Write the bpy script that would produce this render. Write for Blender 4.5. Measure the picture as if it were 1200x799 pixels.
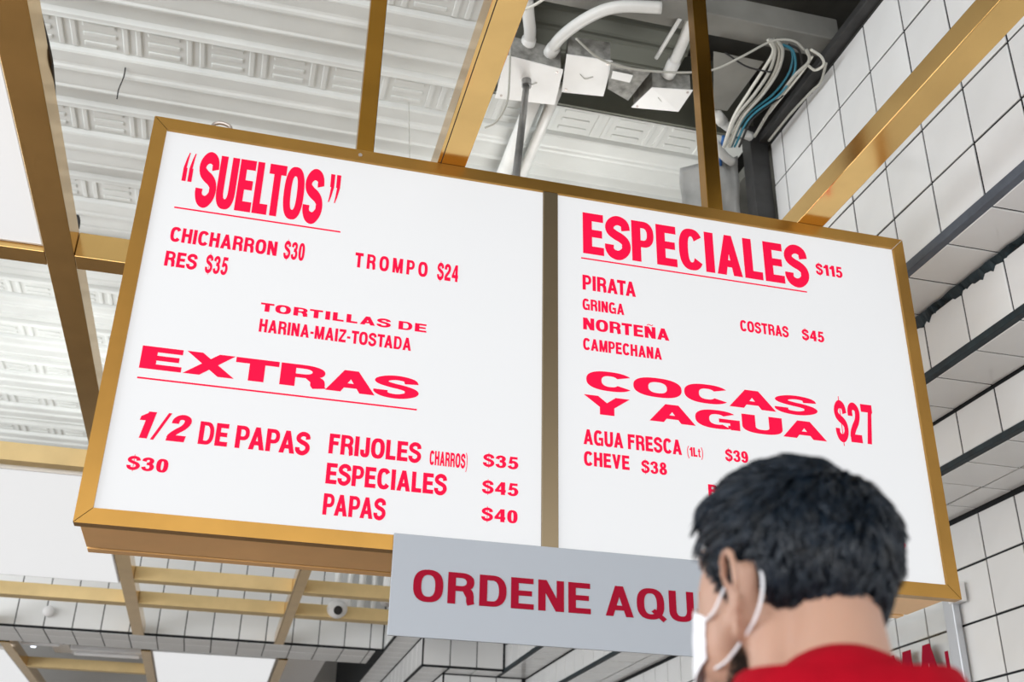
import bpy, bmesh, math, random
from mathutils import Vector, Matrix, noise, geometry

for o in list(bpy.data.objects):
    bpy.data.objects.remove(o)
random.seed(7)
SC = bpy.context.scene
COL = SC.collection
PI = math.pi

# ---------------------------------------------------------------- camera
cam = bpy.data.cameras.new('camera')
cam.sensor_width = 36.0
cam.lens = 38.77
cam.clip_start = 0.02
cam.dof.use_dof = True
cam.dof.focus_distance = 3.3
cam.dof.aperture_fstop = 5.2
camo = bpy.data.objects.new('camera', cam)
COL.objects.link(camo)
camo.matrix_world = Matrix(((0.967472,-0.127976,-0.218221,0.38858),(-0.252407,-0.430375,-0.866642,-2.76256),(0.016992,0.893532,-0.448678,1.35000),(0,0,0,1)))
SC.camera = camo

# ---------------------------------------------------------------- light
world = bpy.data.worlds.new('world')
SC.world = world
world.use_nodes = True
wn = world.node_tree.nodes
wn['Background'].inputs[0].default_value = (0.93, 0.96, 1.0, 1)
wn['Background'].inputs[1].default_value = 1.75

def area(name, loc, rot, sx, sy, power, color=(1, 1, 1)):
    l = bpy.data.lights.new(name, 'AREA')
    l.shape = 'RECTANGLE'; l.size = sx; l.size_y = sy
    l.energy = power; l.color = color
    o = bpy.data.objects.new(name, l)
    o.location = loc; o.rotation_euler = rot
    COL.objects.link(o)
    return o

# open street front of the shop, daylight coming in low from the left and behind
area('street_daylight', (-5.5, -3.0, 2.6), (math.radians(90), 0, math.radians(-72)), 6, 3.2, 330, (0.95, 0.97, 1.0))
area('shop_front_daylight', (0.0, -6.0, 2.2), (math.radians(90), 0, 0), 7, 3.0, 110, (1.0, 0.98, 0.95))

area('back_fill_light', (-4.6, 4.5, 3.2), (math.radians(90), 0, math.radians(-100)), 5, 2.2, 120, (0.98, 0.99, 1.0))  # added fill that brightens the rear of the shop, no real opening

# added fill lights without fixtures, facing up to brighten the deck
area('deck_fill_light', (1.85, 1.65, 3.50), (math.radians(180), 0, 0), .9, .6, 12, (1.0, 1.0, 0.98))
area('deck_fill_light', (-.95, 4.6, 3.52), (math.radians(180), 0, 0), .9, 1.8, 12, (1.0, 1.0, 0.98))

vs = SC.view_settings
vs.view_transform = 'Standard'
vs.look = 'None'
vs.exposure = 0.0
vs.gamma = 1.0
vs.use_curve_mapping = False

# ---------------------------------------------------------------- materials
def mat(name, col, rough=0.5, metal=0.0, emit=None, estr=1.0, coat=0.0, spec=None):
    m = bpy.data.materials.new(name)
    m.use_nodes = True
    b = m.node_tree.nodes['Principled BSDF']
    b.inputs['Base Color'].default_value = (*col, 1)
    b.inputs['Roughness'].default_value = rough
    b.inputs['Metallic'].default_value = metal
    if coat:
        b.inputs['Coat Weight'].default_value = coat
        b.inputs['Coat Roughness'].default_value = 0.08
    if spec is not None:
        b.inputs['Specular IOR Level'].default_value = spec
    if emit:
        b.inputs['Emission Color'].default_value = (*emit, 1)
        b.inputs['Emission Strength'].default_value = estr
    return m

def nd(m, kind, **kw):
    n = m.node_tree.nodes.new(kind)
    for k, v in kw.items():
        setattr(n, k, v)
    return n

def vary(m, scale, lo, hi, detail=4, coord='Object', stretch=(1, 1, 1), bump=0.0, bscale=None, rnd=0.0):
    """multiply base colour by noise between lo and hi, optional bump and per-object variation"""
    nt = m.node_tree
    b = nt.nodes['Principled BSDF']
    tc = nd(m, 'ShaderNodeTexCoord')
    mp = nd(m, 'ShaderNodeMapping')
    mp.inputs['Scale'].default_value = stretch
    nt.links.new(tc.outputs[coord], mp.inputs[0])
    nz = nd(m, 'ShaderNodeTexNoise')
    nz.inputs['Scale'].default_value = scale
    nz.inputs['Detail'].default_value = detail
    nt.links.new(mp.outputs[0], nz.inputs['Vector'])
    mr = nd(m, 'ShaderNodeMapRange')
    mr.inputs['From Min'].default_value = 0.3
    mr.inputs['From Max'].default_value = 0.7
    mr.inputs['To Min'].default_value = lo
    mr.inputs['To Max'].default_value = hi
    nt.links.new(nz.outputs['Fac'], mr.inputs['Value'])
    val = mr.outputs[0]
    if rnd:
        oi = nd(m, 'ShaderNodeObjectInfo')
        m2 = nd(m, 'ShaderNodeMapRange')
        m2.inputs['To Min'].default_value = 1 - rnd
        m2.inputs['To Max'].default_value = 1.0
        nt.links.new(oi.outputs['Random'], m2.inputs['Value'])
        mu = nd(m, 'ShaderNodeMath', operation='MULTIPLY')
        nt.links.new(val, mu.inputs[0]); nt.links.new(m2.outputs[0], mu.inputs[1])
        val = mu.outputs[0]
    hs = nd(m, 'ShaderNodeHueSaturation')
    hs.inputs['Color'].default_value = b.inputs['Base Color'].default_value
    nt.links.new(val, hs.inputs['Value'])
    nt.links.new(hs.outputs[0], b.inputs['Base Color'])
    if bump:
        bp = nd(m, 'ShaderNodeBump')
        bp.inputs['Strength'].default_value = bump
        bp.inputs['Distance'].default_value = 0.01
        n2 = nd(m, 'ShaderNodeTexNoise')
        n2.inputs['Scale'].default_value = bscale or scale
        nt.links.new(mp.outputs[0], n2.inputs['Vector'])
        nt.links.new(n2.outputs['Fac'], bp.inputs['Height'])
        nt.links.new(bp.outputs[0], b.inputs['Normal'])
    return m

GOLD = vary(mat('brushed_gold', (0.42, 0.215, 0.035), 0.24, 1.0), 6, 0.88, 1.1, stretch=(1, 1, 1))
GOLD_B = vary(mat('polished_brass_tube', (0.74, 0.48, 0.18), 0.16, 1.0), 6, 0.92, 1.05)
GOLD_C = vary(mat('gold_front_reflection', (0.74, 0.56, 0.28), 0.5, 0.55), 6, 0.92, 1.05)  # far cross beams: reflected front light put into a paler gold
COPPER = vary(mat('copper_gold_sheet', (0.95, 0.56, 0.22), 0.36, 0.3), 3, 0.88, 1.06)
GOLD_F = vary(mat('satin_gold_frame', (0.46, 0.25, 0.06), 0.34, 0.9), 5, 0.88, 1.08)
BRONZE = mat('bronze_divider', (0.27, 0.21, 0.13), 0.38, 0.9)
SEAM = mat('dark_seam', (0.02, 0.015, 0.01), 0.8)
STEEL = mat('screw_steel', (0.5, 0.45, 0.42), 0.4, 0.8)
TILE = vary(mat('white_glazed_tile', (0.79, 0.80, 0.795), 0.13), 3, 0.96, 1.02, rnd=0.05, bump=0.04, bscale=9)
GROUT = vary(mat('black_grout', (0.008, 0.010, 0.012), 0.9), 40, 0.7, 1.3)
GROUT_T = vary(mat('teal_black_sealant', (0.006, 0.016, 0.021), 0.6), 25, 0.6, 1.6)
STRIP = vary(mat('grey_edge_trim', (0.085, 0.10, 0.125), 0.5), 15, 0.8, 1.2)
DECK = vary(mat('painted_steel_deck', (0.66, 0.68, 0.66), 0.42), 2.2, 0.86, 1.04, detail=8, bump=0.05, bscale=30)
DECKD = vary(mat('shaded_bay_deck', (0.17, 0.178, 0.145), 0.6), 2.2, 0.7, 1.05, detail=8)  # deck of the raised bay, its shade put into the base colour
DIRT = mat('grime', (0.12, 0.115, 0.10), 0.9)
SLAB = vary(mat('dark_roof_void', (0.09, 0.09, 0.08), 0.9), 3, 0.5, 1.4)
CONC = vary(mat('grey_concrete', (0.24, 0.24, 0.22), 0.85), 4, 0.75, 1.1, detail=8, bump=0.2, bscale=12)
GALV = vary(mat('painted_conduit', (0.74, 0.75, 0.73), 0.35), 8, 0.9, 1.05)
GREYP = vary(mat('grey_pipe', (0.22, 0.22, 0.215), 0.35, 0.5), 10, 0.8, 1.1)
BOXW = vary(mat('white_painted_box', (0.90, 0.91, 0.90), 0.45), 6, 0.93, 1.03)
RUST = vary(mat('dirty_bracket', (0.30, 0.30, 0.28), 0.7), 30, 0.5, 1.2)
CABW = mat('white_cable', (0.66, 0.66, 0.60), 0.5)
CABG = mat('grey_cable', (0.42, 0.42, 0.38), 0.5)
CABK = mat('black_cable', (0.02, 0.02, 0.02), 0.5)
CABT = mat('teal_cable', (0.02, 0.18, 0.26), 0.4)
CABB = mat('blue_cable', (0.03, 0.14, 0.42), 0.4)
PLASTIC = vary(mat('grey_plastic_sheet', (0.46, 0.47, 0.46), 0.3), 8, 0.8, 1.1, bump=0.5, bscale=6)
POST = vary(mat('dark_steel_post', (0.045, 0.045, 0.045), 0.55, 0.3), 8, 0.7, 1.5)
VINYL = mat('red_vinyl_backlit', (0.42, 0.002, 0.02), 0.6, emit=(0.90, 0.008, 0.075), estr=0.60, spec=0.08)
VINYL2 = mat('crimson_vinyl', (0.30, 0.002, 0.02), 0.6, spec=0.1)
PANEL_G = mat('pale_grey_panel', (0.36, 0.39, 0.43), 0.4)
WHITE_P = mat('white_plastic', (0.8, 0.8, 0.8), 0.4)
BLACKG = mat('black_lens', (0.01, 0.01, 0.01), 0.1)
FLOORM = vary(mat('floor_tile', (0.28, 0.225, 0.185), 0.45), 3, 0.85, 1.1)
WALLP = mat('pale_wall', (0.55, 0.54, 0.52), 0.8)
ALU = mat('aluminium', (0.55, 0.57, 0.60), 0.4, 0.7)
DUCT = mat('grey_duct', (0.42, 0.42, 0.44), 0.6)

def lit(name, col, s):
    m = bpy.data.materials.new(name); m.use_nodes = True
    nt = m.node_tree
    b = nt.nodes['Principled BSDF']
    b.inputs['Base Color'].default_value = (0.3, 0.3, 0.3, 1)
    b.inputs['Roughness'].default_value = 0.6
    b.inputs['Specular IOR Level'].default_value = 0.1
    b.inputs['Emission Color'].default_value = (*col, 1)
    b.inputs['Emission Strength'].default_value = s
    return m
LIT = lit('backlit_acrylic', (0.955, 0.975, 1.0), 0.56)
LIT2 = lit('ceiling_diffuser_light', (0.98, 0.99, 1.0), 0.70)
LAMP = lit('lamp_tube', (0.85, 0.9, 1.0), 2.0)

GLASS = bpy.data.materials.new('clear_acrylic'); GLASS.use_nodes = True
_b = GLASS.node_tree.nodes['Principled BSDF']
_b.inputs['Transmission Weight'].default_value = 1.0
_b.inputs['Roughness'].default_value = 0.02
_b.inputs['IOR'].default_value = 1.2
_b.inputs['Base Color'].default_value = (0.97, 0.98, 0.98, 1)

# ---------------------------------------------------------------- helpers
def link(name, me, m=None, parent=None, loc=(0, 0, 0), smooth=False):
    o = bpy.data.objects.new(name, me)
    COL.objects.link(o)
    if m is not None:
        if not me.materials:
            me.materials.append(m)
    if smooth:
        for p in me.polygons:
            p.use_smooth = True
    o.location = loc
    if parent: o.parent = parent
    return o

def tag(o, label=None, cat=None, group=None, kind=None):
    if label: o['label'] = label
    if cat: o['category'] = cat
    if group: o['group'] = group
    if kind: o['kind'] = kind
    return o

def empty(name, loc, label=None, cat=None, group=None):
    o = bpy.data.objects.new(name, None)
    o.location = loc
    o.empty_display_size = 0.05
    COL.objects.link(o)
    return tag(o, label, cat, group)

class B:
    """collects shapes in world coordinates; build() makes one mesh, local to its parent"""
    def __init__(s): s.bm = bmesh.new()
    def box(s, x0, x1, y0, y1, z0, z1, bev=0.0, rot=None):
        n0 = len(s.bm.verts)
        r = bmesh.ops.create_cube(s.bm, size=1)
        vs_ = r['verts']
        c = Vector(((x0+x1)/2, (y0+y1)/2, (z0+z1)/2))
        for v in vs_:
            p = Vector((v.co.x*(x1-x0), v.co.y*(y1-y0), v.co.z*(z1-z0)))
            if rot: p = rot @ p
            v.co = p + c
        if bev:
            es = list({e for v in vs_ for e in v.link_edges})
            bmesh.ops.bevel(s.bm, geom=es, offset=bev, segments=2, affect='EDGES', profile=0.5)
        return s
    def hexa(s, pts):
        """8 points: bottom 4 then top 4"""
        v = [s.bm.verts.new(p) for p in pts]
        for f in ((3,2,1,0),(4,5,6,7),(0,1,5,4),(1,2,6,5),(2,3,7,6),(3,0,4,7)):
            s.bm.faces.new([v[i] for i in f])
        bmesh.ops.recalc_face_normals(s.bm, faces=s.bm.faces[:])
        return s
    def tube(s, pts, r, seg=10, cap=True):
        pts = [Vector(p) for p in pts]
        n = len(pts)
        rs = r if isinstance(r, (list, tuple)) else [r]*n
        rings = []
        up = None
        for i, p in enumerate(pts):
            t = (pts[min(i+1, n-1)] - pts[max(i-1, 0)]).normalized()
            if up is None:
                up = Vector((0, 0, 1)) if abs(t.z) < 0.9 else Vector((1, 0, 0))
            a = t.cross(up)
            if a.length < 1e-6: a = t.cross(Vector((0, 1, 0)))
            a.normalize()
            b = a.cross(t).normalized()
            up = b
            rings.append([s.bm.verts.new(p + (a*math.cos(2*PI*k/seg) + b*math.sin(2*PI*k/seg))*rs[i]) for k in range(seg)])
        for i in range(n-1):
            for k in range(seg):
                s.bm.faces.new((rings[i][k], rings[i][(k+1) % seg], rings[i+1][(k+1) % seg], rings[i+1][k]))
        if cap:
            s.bm.faces.new(rings[0][::-1]); s.bm.faces.new(rings[-1])
        return s
    def ball(s, c, rx, ry=None, rz=None, rot=None, sub=3):
        ry = ry or rx; rz = rz or rx
        r = bmesh.ops.create_icosphere(s.bm, subdivisions=sub, radius=1)
        for v in r['verts']:
            p = Vector((v.co.x*rx, v.co.y*ry, v.co.z*rz))
            if rot: p = rot @ p
            v.co = p + Vector(c)
        return s
    def cone(s, a, b, ra, rb, seg=20):
        """tapered capsule"""
        a, b = Vector(a), Vector(b)
        d = (b-a)
        L = d.length; d.normalize()
        N = 6
        pts = []; rs = []
        for i in range(N+1):
            t = i/N*PI/2
            pts.append(a - d*ra*math.cos(t)); rs.append(max(ra*math.sin(t), 1e-4))
        for i in range(N+1):
            t = i/N*PI/2
            pts.append(b + d*rb*math.sin(t)); rs.append(max(rb*math.cos(t), 1e-4))
        s.tube(pts, rs, seg)
        return s
    def poly(s, pts, th):
        """prism from outline; th = extrusion vector"""
        th = Vector(th)
        a = [s.bm.verts.new(p) for p in pts]
        b = [s.bm.verts.new(Vector(p)+th) for p in pts]
        n = len(a)
        s.bm.faces.new(a[::-1]); s.bm.faces.new(b)
        for i in range(n):
            s.bm.faces.new((a[i], a[(i+1) % n], b[(i+1) % n], b[i]))
        return s
    def build(s, name, m, parent=None, smooth=False, origin=None):
        bmesh.ops.recalc_face_normals(s.bm, faces=s.bm.faces[:])
        org = Vector(origin) if origin is not None else (Vector(parent.location) if parent and parent.parent is None else Vector((0, 0, 0)))
        if parent and parent.parent is not None:
            org = Vector(parent.parent.location)
        if parent is None and origin is None:
            xs = [v.co.copy() for v in s.bm.verts]
            org = Vector((sum(p.x for p in xs)/len(xs), sum(p.y for p in xs)/len(xs), min(p.z for p in xs)))
        for v in s.bm.verts: v.co -= org
        me = bpy.data.meshes.new(name)
        s.bm.to_mesh(me); s.bm.free()
        o = link(name, me, m, parent, smooth=smooth)
        if parent is None: o.location = org
        return o

def bez(pts, n=24):
    """Catmull-Rom through points"""
    P = [Vector(p) for p in pts]
    P = [P[0]*2-P[1]] + P + [P[-1]*2-P[-2]]
    out = []
    seg = len(P)-3
    for i in range(seg):
        m = max(2, n//seg)
        for k in range(m):
            t = k/m
            a, b, c, d = P[i:i+4]
            out.append(0.5*((2*b)+(c-a)*t+(2*a-5*b+4*c-d)*t*t+(3*b-a-3*c+d)*t**3))
    out.append(P[-2])
    return out

# ---------------------------------------------------------------- lettering
def sp(pts, w, n=28, flat=None):
    """spine stroke -> list of quads"""
    P = bez([(p[0], p[1], 0) for p in pts], n)
    out = []
    L = []
    for i, p in enumerate(P):
        t = (P[min(i+1, len(P)-1)] - P[max(i-1, 0)]).normalized()
        nx, ny = -t.y, t.x
        # thinner where the stroke runs horizontally
        ww = w*(1 - 0.16*abs(t.x))
        L.append(((p.x+nx*ww/2, p.y+ny*ww/2), (p.x-nx*ww/2, p.y-ny*ww/2)))
    for a, b in zip(L, L[1:]):
        out.append([a[0], b[0], b[1], a[1]])
    return out

def ring(cx, cy, rx, ry, wx, wy, a0=0, a1=360, n=36, e=2.5):
    out = []
    def pt(a, RX, RY):
        c, s = math.cos(a), math.sin(a)
        return (cx+RX*math.copysign(abs(c)**(2/e), c), cy+RY*math.copysign(abs(s)**(2/e), s))
    for i in range(n):
        a = math.radians(a0+(a1-a0)*i/n); b = math.radians(a0+(a1-a0)*(i+1)/n)
        out.append([pt(a, rx, ry), pt(b, rx, ry), pt(b, rx-wx, ry-wy), pt(a, rx-wx, ry-wy)])
    return out

def br(x0, y0, x1, y1): return [[(x0, y0), (x1, y0), (x1, y1), (x0, y1)]]
S_ = 0.205   # stem
T_ = 0.165   # arm
def half(x0, y0, x1, y1, s=S_, t=T_):
    """bowl of B D P R: straight arms then a half ring on the right"""
    r = min((x1-x0)*0.6, (y1-y0)*0.62)
    xc = x1-r
    cy = (y0+y1)/2
    out = br(x0, y1-t, xc, y1)+br(x0, y0, xc, y0+t)
    return out+ring(xc, cy, r, (y1-y0)/2, s, t, -90, 90, 20, 2.3)

def glyph(c):
    s, t = S_, T_
    if c == 'A': return .80, [[(0,0),(s*1.03,0),(.50,1),(.285,1)], [(.80,0),(.80-s*1.03,0),(.30,1),(.515,1)]] + br(.17,.2,.63,.2+t*.95)
    if c == 'B': return .72, br(0,0,s,1)+half(s*.5,.5-t*.1,.68,1,s*.95)+half(s*.5,0,.72,.5+t*.6)
    if c == 'C': return .74, ring(.385,.5,.385,.515,s*1.02,t*1.05,35,325,34)
    if c == 'D': return .74, br(0,0,s,1)+half(s*.5,0,.74,1)
    if c == 'E': return .63, br(0,0,s,1)+br(0,0,.63,t*1.05)+br(0,1-t*1.05,.62,1)+br(0,.5-t*.45,.58,.5+t*.55)
    if c == 'F': return .60, br(0,0,s,1)+br(0,1-t*1.05,.60,1)+br(0,.44,.54,.44+t)
    if c == 'G': return .80, ring(.39,.5,.39,.515,s*1.02,t*1.05,42,300,34)+br(.42,.36,.79,.36+t*.95)+br(.79-s*.72,0,.79,.42)+br(.58,.06,.72,.22)
    if c == 'H': return .72, br(0,0,s,1)+br(.72-s,0,.72,1)+br(s*.5,.43,.6,.43+t*1.05)
    if c == 'I': return s*1.02, br(0,0,s*1.02,1)
    if c == 'J': return .54, br(.54-s,.28,.54,1)+ring(.27,.28,.27,.295,s*.95,t,180,360,20)+br(0,.26,s*.92,.36)
    if c == 'L': return .58, br(0,0,s,1)+br(0,0,.58,t*1.08)
    if c == 'M': return .86, br(0,0,s*.93,1)+br(.86-s*.93,0,.86,1)+[[(0,1),(.28,1),(.515,0),(.345,0)],[(.86,1),(.58,1),(.345,0),(.515,0)]]
    if c in 'NÑ':
        g = br(0,0,s*.97,1)+br(.72-s*.97,0,.72,1)+[[(0,1),(s*1.1,1),(.72,0),(.72-s*1.1,0)]]
        if c == 'Ñ': g += sp([(.18,1.10),(.27,1.19),(.38,1.15),(.48,1.11),(.56,1.19)], .06, 16)
        return .72, g
    if c == 'O': return .80, ring(.40,.5,.40,.515,s*1.02,t*1.02)
    if c == '0': return .56, ring(.28,.5,.28,.51,s*.9,t*.9)
    if c == 'P': return .68, br(0,0,s,1)+half(s*.5,.36,.68,1)
    if c == 'Q': return .82, ring(.40,.5,.40,.515,s*1.02,t*1.02)+[[(.42,.25),(.52,.34),(.86,.03),(.76,-.08)]]
    if c == 'R': return .73, br(0,0,s,1)+half(s*.5,.41,.71,1)+[[(.36,.5),(.58,.5),(.66,.30),(.50,.22)]]+sp([(.47,.49),(.575,.40),(.60,.25),(.605,.10),(.635,.0)], s*.98, 16)+[]
    if c == 'S': return .70, sp([(.60,.70),(.56,.855),(.40,.925),(.24,.90),(.115,.79),(.125,.655),(.27,.565),(.46,.495),(.59,.39),(.59,.22),(.46,.10),(.32,.068),(.17,.11),(.095,.21),(.09,.31)], s*.98, 56)
    if c == 'T': return .68, br(.34-s*.51,0,.34+s*.51,1)+br(0,1-t*1.08,.68,1)
    if c == 'U': return .73, br(0,.36,s,1)+br(.73-s,.36,.73,1)+ring(.365,.37,.365,.385,s,t*1.05,180,360,26)
    if c == 'V': return .74, [[(0,1),(s*1.06,1),(.47,0),(.27,0)],[(.74,1),(.74-s*1.06,1),(.27,0),(.47,0)]]
    if c == 'X': return .78, [[(0,0),(.25,0),(.76,1),(.52,1)],[(.78,0),(.53,0),(.02,1),(.26,1)]]
    if c == 'Y': return .78, br(.39-s*.51,0,.39+s*.51,.45)+[[(0,1),(.24,1),(.49,.42),(.29,.36)],[(.78,1),(.54,1),(.29,.42),(.49,.36)]]
    if c == 'Z': return .66, br(0,0,.66,t*1.05)+br(.02,1-t*1.05,.65,1)+[[(0,t),(.23,t),(.65,1-t),(.42,1-t)]]+br(0,0,.1,t)+br(.5,1-t,.65,1)
    if c == 't': return .38, br(.1,.1,.26,.92)+br(0,.58,.36,.70)+br(.14,0,.36,.14)
    if c == '1': return .42, br(.42-s,0,.42,1)+[[(0,.66),(0,.80),(.25,1),(.3,.66)]]
    if c == '2': return .57, sp([(.10,.66),(.11,.81),(.20,.90),(.33,.91),(.45,.83),(.46,.68),(.38,.52),(.24,.38),(.13,.24),(.09,.11)], s*.92, 40)+br(.0,0,.56,t*1.05)
    if c == '3': return .56, sp([(.09,.70),(.13,.85),(.28,.92),(.42,.85),(.43,.68),(.35,.56),(.22,.535)], s*.86, 30)+sp([(.22,.535),(.40,.49),(.47,.33),(.42,.14),(.28,.075),(.14,.12),(.08,.28)], s*.86, 30)
    if c == '4': return .58, br(.32,0,.32+s*.9,1)+br(0,.21,.58,.21+t)+[[(0,.36),(.0,.22),(.18,.3),(.42,1),(.32,1)]]
    if c == '5': return .57, br(.12,1-t,.53,1)+[[(.05,.42),(.22,.45),(.26,.9),(.12,1)]]+sp([(.12,.47),(.25,.575),(.40,.54),(.475,.36),(.42,.15),(.28,.075),(.14,.12),(.085,.25)], s*.88, 36)
    if c == '7': return .56, br(0,1-t*1.05,.56,1)+[[(.56,1),(.34,1-t),(.12,0),(.33,0)]]+[[(.56,1),(.56,1-t),(.5,.75),(.33,.85),(.36,1)]]
    if c == '8': return .57, ring(.285,.745,.235,.265,s*.8,t*.85,0,360,30,2.1)+ring(.285,.27,.285,.285,s*.88,t*.9,0,360,30,2.2)
    if c == '9': return .57, ring(.275,.67,.27,.335,s*.86,t*.86,0,360,30,2.2)+sp([(.46,.68),(.47,.42),(.42,.18),(.28,.075),(.14,.12),(.09,.24)], s*.86, 30)
    if c == '$': 
        w, g = glyph('S'); g = [[(x*.82, y) for x, y in q] for q in g]
        return .57, g+br(.275,-.12,.30,1.13)
    if c == '-': return .30, br(0,.34,.30,.50)
    if c == '/': return .36, [[(0,-.02),(.10,-.02),(.36,1.02),(.26,1.02)]]
    if c == '(': return .28, sp([(.24,1.1),(.10,.8),(.07,.5),(.10,.1),(.24,-.25)], .09, 16)
    if c == ')': return .28, sp([(.04,1.1),(.18,.8),(.21,.5),(.18,.1),(.04,-.25)], .09, 16)
    if c in '“”':
        g = []
        for dx in (0, .62):
            q = [[(dx+.0,0),(dx+.44,0),(dx+.42,.46),(dx+.0,.46)],[(dx+.0,.46),(dx+.32,.46),(dx+.40,.8),(dx+.20,.8)],[(dx+.20,.8),(dx+.40,.8),(dx+.48,1),(dx+.38,1)]]
            if c == '”':
                q = [[(2*dx+.46-x+ (0.0), 1-y) for x, y in p] for p in q]
            g += q
        return 1.08, g
    return .5, []

KERN = {'LT': -.14, 'TO': -.07, 'TA': -.12, 'AT': -.12, 'PA': -.08, 'AP': -.02, 'RA': -.03, 'CO': -.02, 'CA': -.03, 'AS': -.03, 'XT': -.03, 'AD': .0, 'AG': -.03, 'UA': -.03, 'LL': .0, 'RT': -.04, 'AQ': -.02, '24': -.0}
def lettering(text, x0, x1, z0, z1, y, m, parent, shear=0.0, track=0.10, axis='Y', th=0.0012, wt=(.222, .175)):
    global S_, T_
    S_, T_ = wt
    """vinyl letters on the plane Y=y (facing -Y); the word fills x0..x1, z0..z1"""
    x = 0.0
    quads = []
    for ci, c in enumerate(text):
        nxt = text[ci+1] if ci+1 < len(text) else ''
        if c == ' ':
            x += 0.30; continue
        w, g = glyph(c)
        # tighter kerning between slanted pairs is left to tracking
        for q in g: quads.append([(a+x, b) for a, b in q])
        x += w+track+KERN.get(c+nxt, 0)
    W_ = x-track
    bb = B()
    V = []; F = []
    for q in quads:
        pts = []
        for a, b in q:
            X = x0+(x1-x0)*a/W_+shear*b
            Z = z0+(z1-z0)*b
            pts.append(Vector((X, Z))*100)
        ar = sum(pts[i].x*pts[(i+1) % len(pts)].y-pts[(i+1) % len(pts)].x*pts[i].y for i in range(len(pts)))
        if abs(ar) < 1e-7: continue
        if ar < 0: pts = pts[::-1]
        F.append(list(range(len(V), len(V)+len(pts))))
        V += pts
    v2, e2, f2, _, _, of = geometry.delaunay_2d_cdt(V, [], F, 0, 1e-4)
    polys = [[V[i] for i in f] for f in F]
    boxes = [(min(p.x for p in q), max(p.x for p in q), min(p.y for p in q), max(p.y for p in q)) for q in polys]
    def inside(c):
        for q, (ax, bx_, ay, by) in zip(polys, boxes):
            if ax <= c.x <= bx_ and ay <= c.y <= by:
                s = False; n = len(q); j = n-1
                for i in range(n):
                    if (q[i].y > c.y) != (q[j].y > c.y) and c.x < (q[j].x-q[i].x)*(c.y-q[i].y)/(q[j].y-q[i].y)+q[i].x: s = not s
                    j = i
                if s: return True
        return False
    vv = [bb.bm.verts.new((p.x/100, y, p.y/100) if axis == 'Y' else (y, -p.x/100, p.y/100)) for p in v2]
    for f in f2:
        if inside(sum((v2[i] for i in f), Vector((0, 0)))/len(f)): bb.bm.faces.new([vv[i] for i in f])
    bmesh.ops.delete(bb.bm, geom=[v for v in bb.bm.verts if not v.link_faces], context='VERTS')
    ex = bmesh.ops.extrude_face_region(bb.bm, geom=bb.bm.faces[:])
    d = Vector((0, th, 0)) if axis == 'Y' else Vector((th, 0, 0))
    for v in ex['geom']:
        if isinstance(v, bmesh.types.BMVert): v.co += d
    return bb.build('lettering', m, parent)

# ---------------------------------------------------------------- tiles
_tm = {}
def tile_mesh(a, b, th, key):
    """box with rounded front edges; a,b in-plane sizes, normal along key"""
    k = (round(a, 3), round(b, 3), key)
    if k in _tm: return _tm[k]
    bm = bmesh.new()
    h = 0.0022
    fr = [(-a/2+h, -b/2+h), (a/2-h, -b/2+h), (a/2-h, b/2-h), (-a/2+h, b/2-h)]
    mid = [(-a/2, -b/2), (a/2, -b/2), (a/2, b/2), (-a/2, b/2)]
    def P(u, v, n):
        return {'X': (-n, u, v), 'Y': (u, -n, v), 'Z': (u, v, -n)}[key]
    L0 = [bm.verts.new(P(u, v, th)) for u, v in fr]
    L1 = [bm.verts.new(P(u, v, th-.0018)) for u, v in mid]
    L2 = [bm.verts.new(P(u, v, -.003)) for u, v in mid]
    bm.faces.new(L0)
    for A_, B_ in ((L0, L1), (L1, L2)):
        for i in range(4):
            bm.faces.new((A_[i], A_[(i+1) % 4], B_[(i+1) % 4], B_[i]))
    bmesh.ops.recalc_face_normals(bm, faces=bm.faces[:])
    # open box: orient along outward normal
    for f in bm.faces:
        pass
    me = bpy.data.meshes.new('tile')
    bm.to_mesh(me); bm.free()
    me.materials.append(TILE)
    _tm[k] = me
    return me

TH = 0.005
def tiles(parent, key, c, us, vs_, gap=0.009, jitter=0.0009):
    """one object per tile; us, vs_ are lists of joint positions; key axis of the normal"""
    for i in range(len(us)-1):
        for j in range(len(vs_)-1):
            a = us[i+1]-us[i]-gap; b = vs_[j+1]-vs_[j]-gap
            if a < .03 or b < .03: continue
            u = (us[i]+us[i+1])/2; v = (vs_[j]+vs_[j+1])/2
            o = bpy.data.objects.new('tile', tile_mesh(a, b, TH, key))
            COL.objects.link(o)
            o.parent = parent
            dj = random.uniform(-1, 1)*jitter
            o.location = {'X': (c+dj, u, v), 'Y': (u, c+dj, v), 'Z': (u, v, c+dj)}[key]
            e = [random.uniform(-.003, .003) for _ in range(3)]
            o.rotation_euler = e

def tile_field(parent, key, c, us, vs_, gap=0.009):
    bm = bmesh.new()
    for i in range(len(us)-1):
        for j in range(len(vs_)-1):
            a = us[i+1]-us[i]-gap; b = vs_[j+1]-vs_[j]-gap
            if a < .03 or b < .03: continue
            u = (us[i]+us[i+1])/2; v = (vs_[j]+vs_[j+1])/2
            n0 = len(bm.verts)
            bm.from_mesh(tile_mesh(a, b, TH, key))
            bm.verts.ensure_lookup_table()
            d = Vector({'X': (c, u, v), 'Y': (u, c, v), 'Z': (u, v, c)}[key])
            for q in bm.verts[n0:]: q.co += d
    me = bpy.data.meshes.new('tile_field')
    bm.to_mesh(me); bm.free()
    me.materials.append(TILE)
    o = link('tile_field', me, None, parent)
    o['kind'] = 'stuff'
    return o

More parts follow.
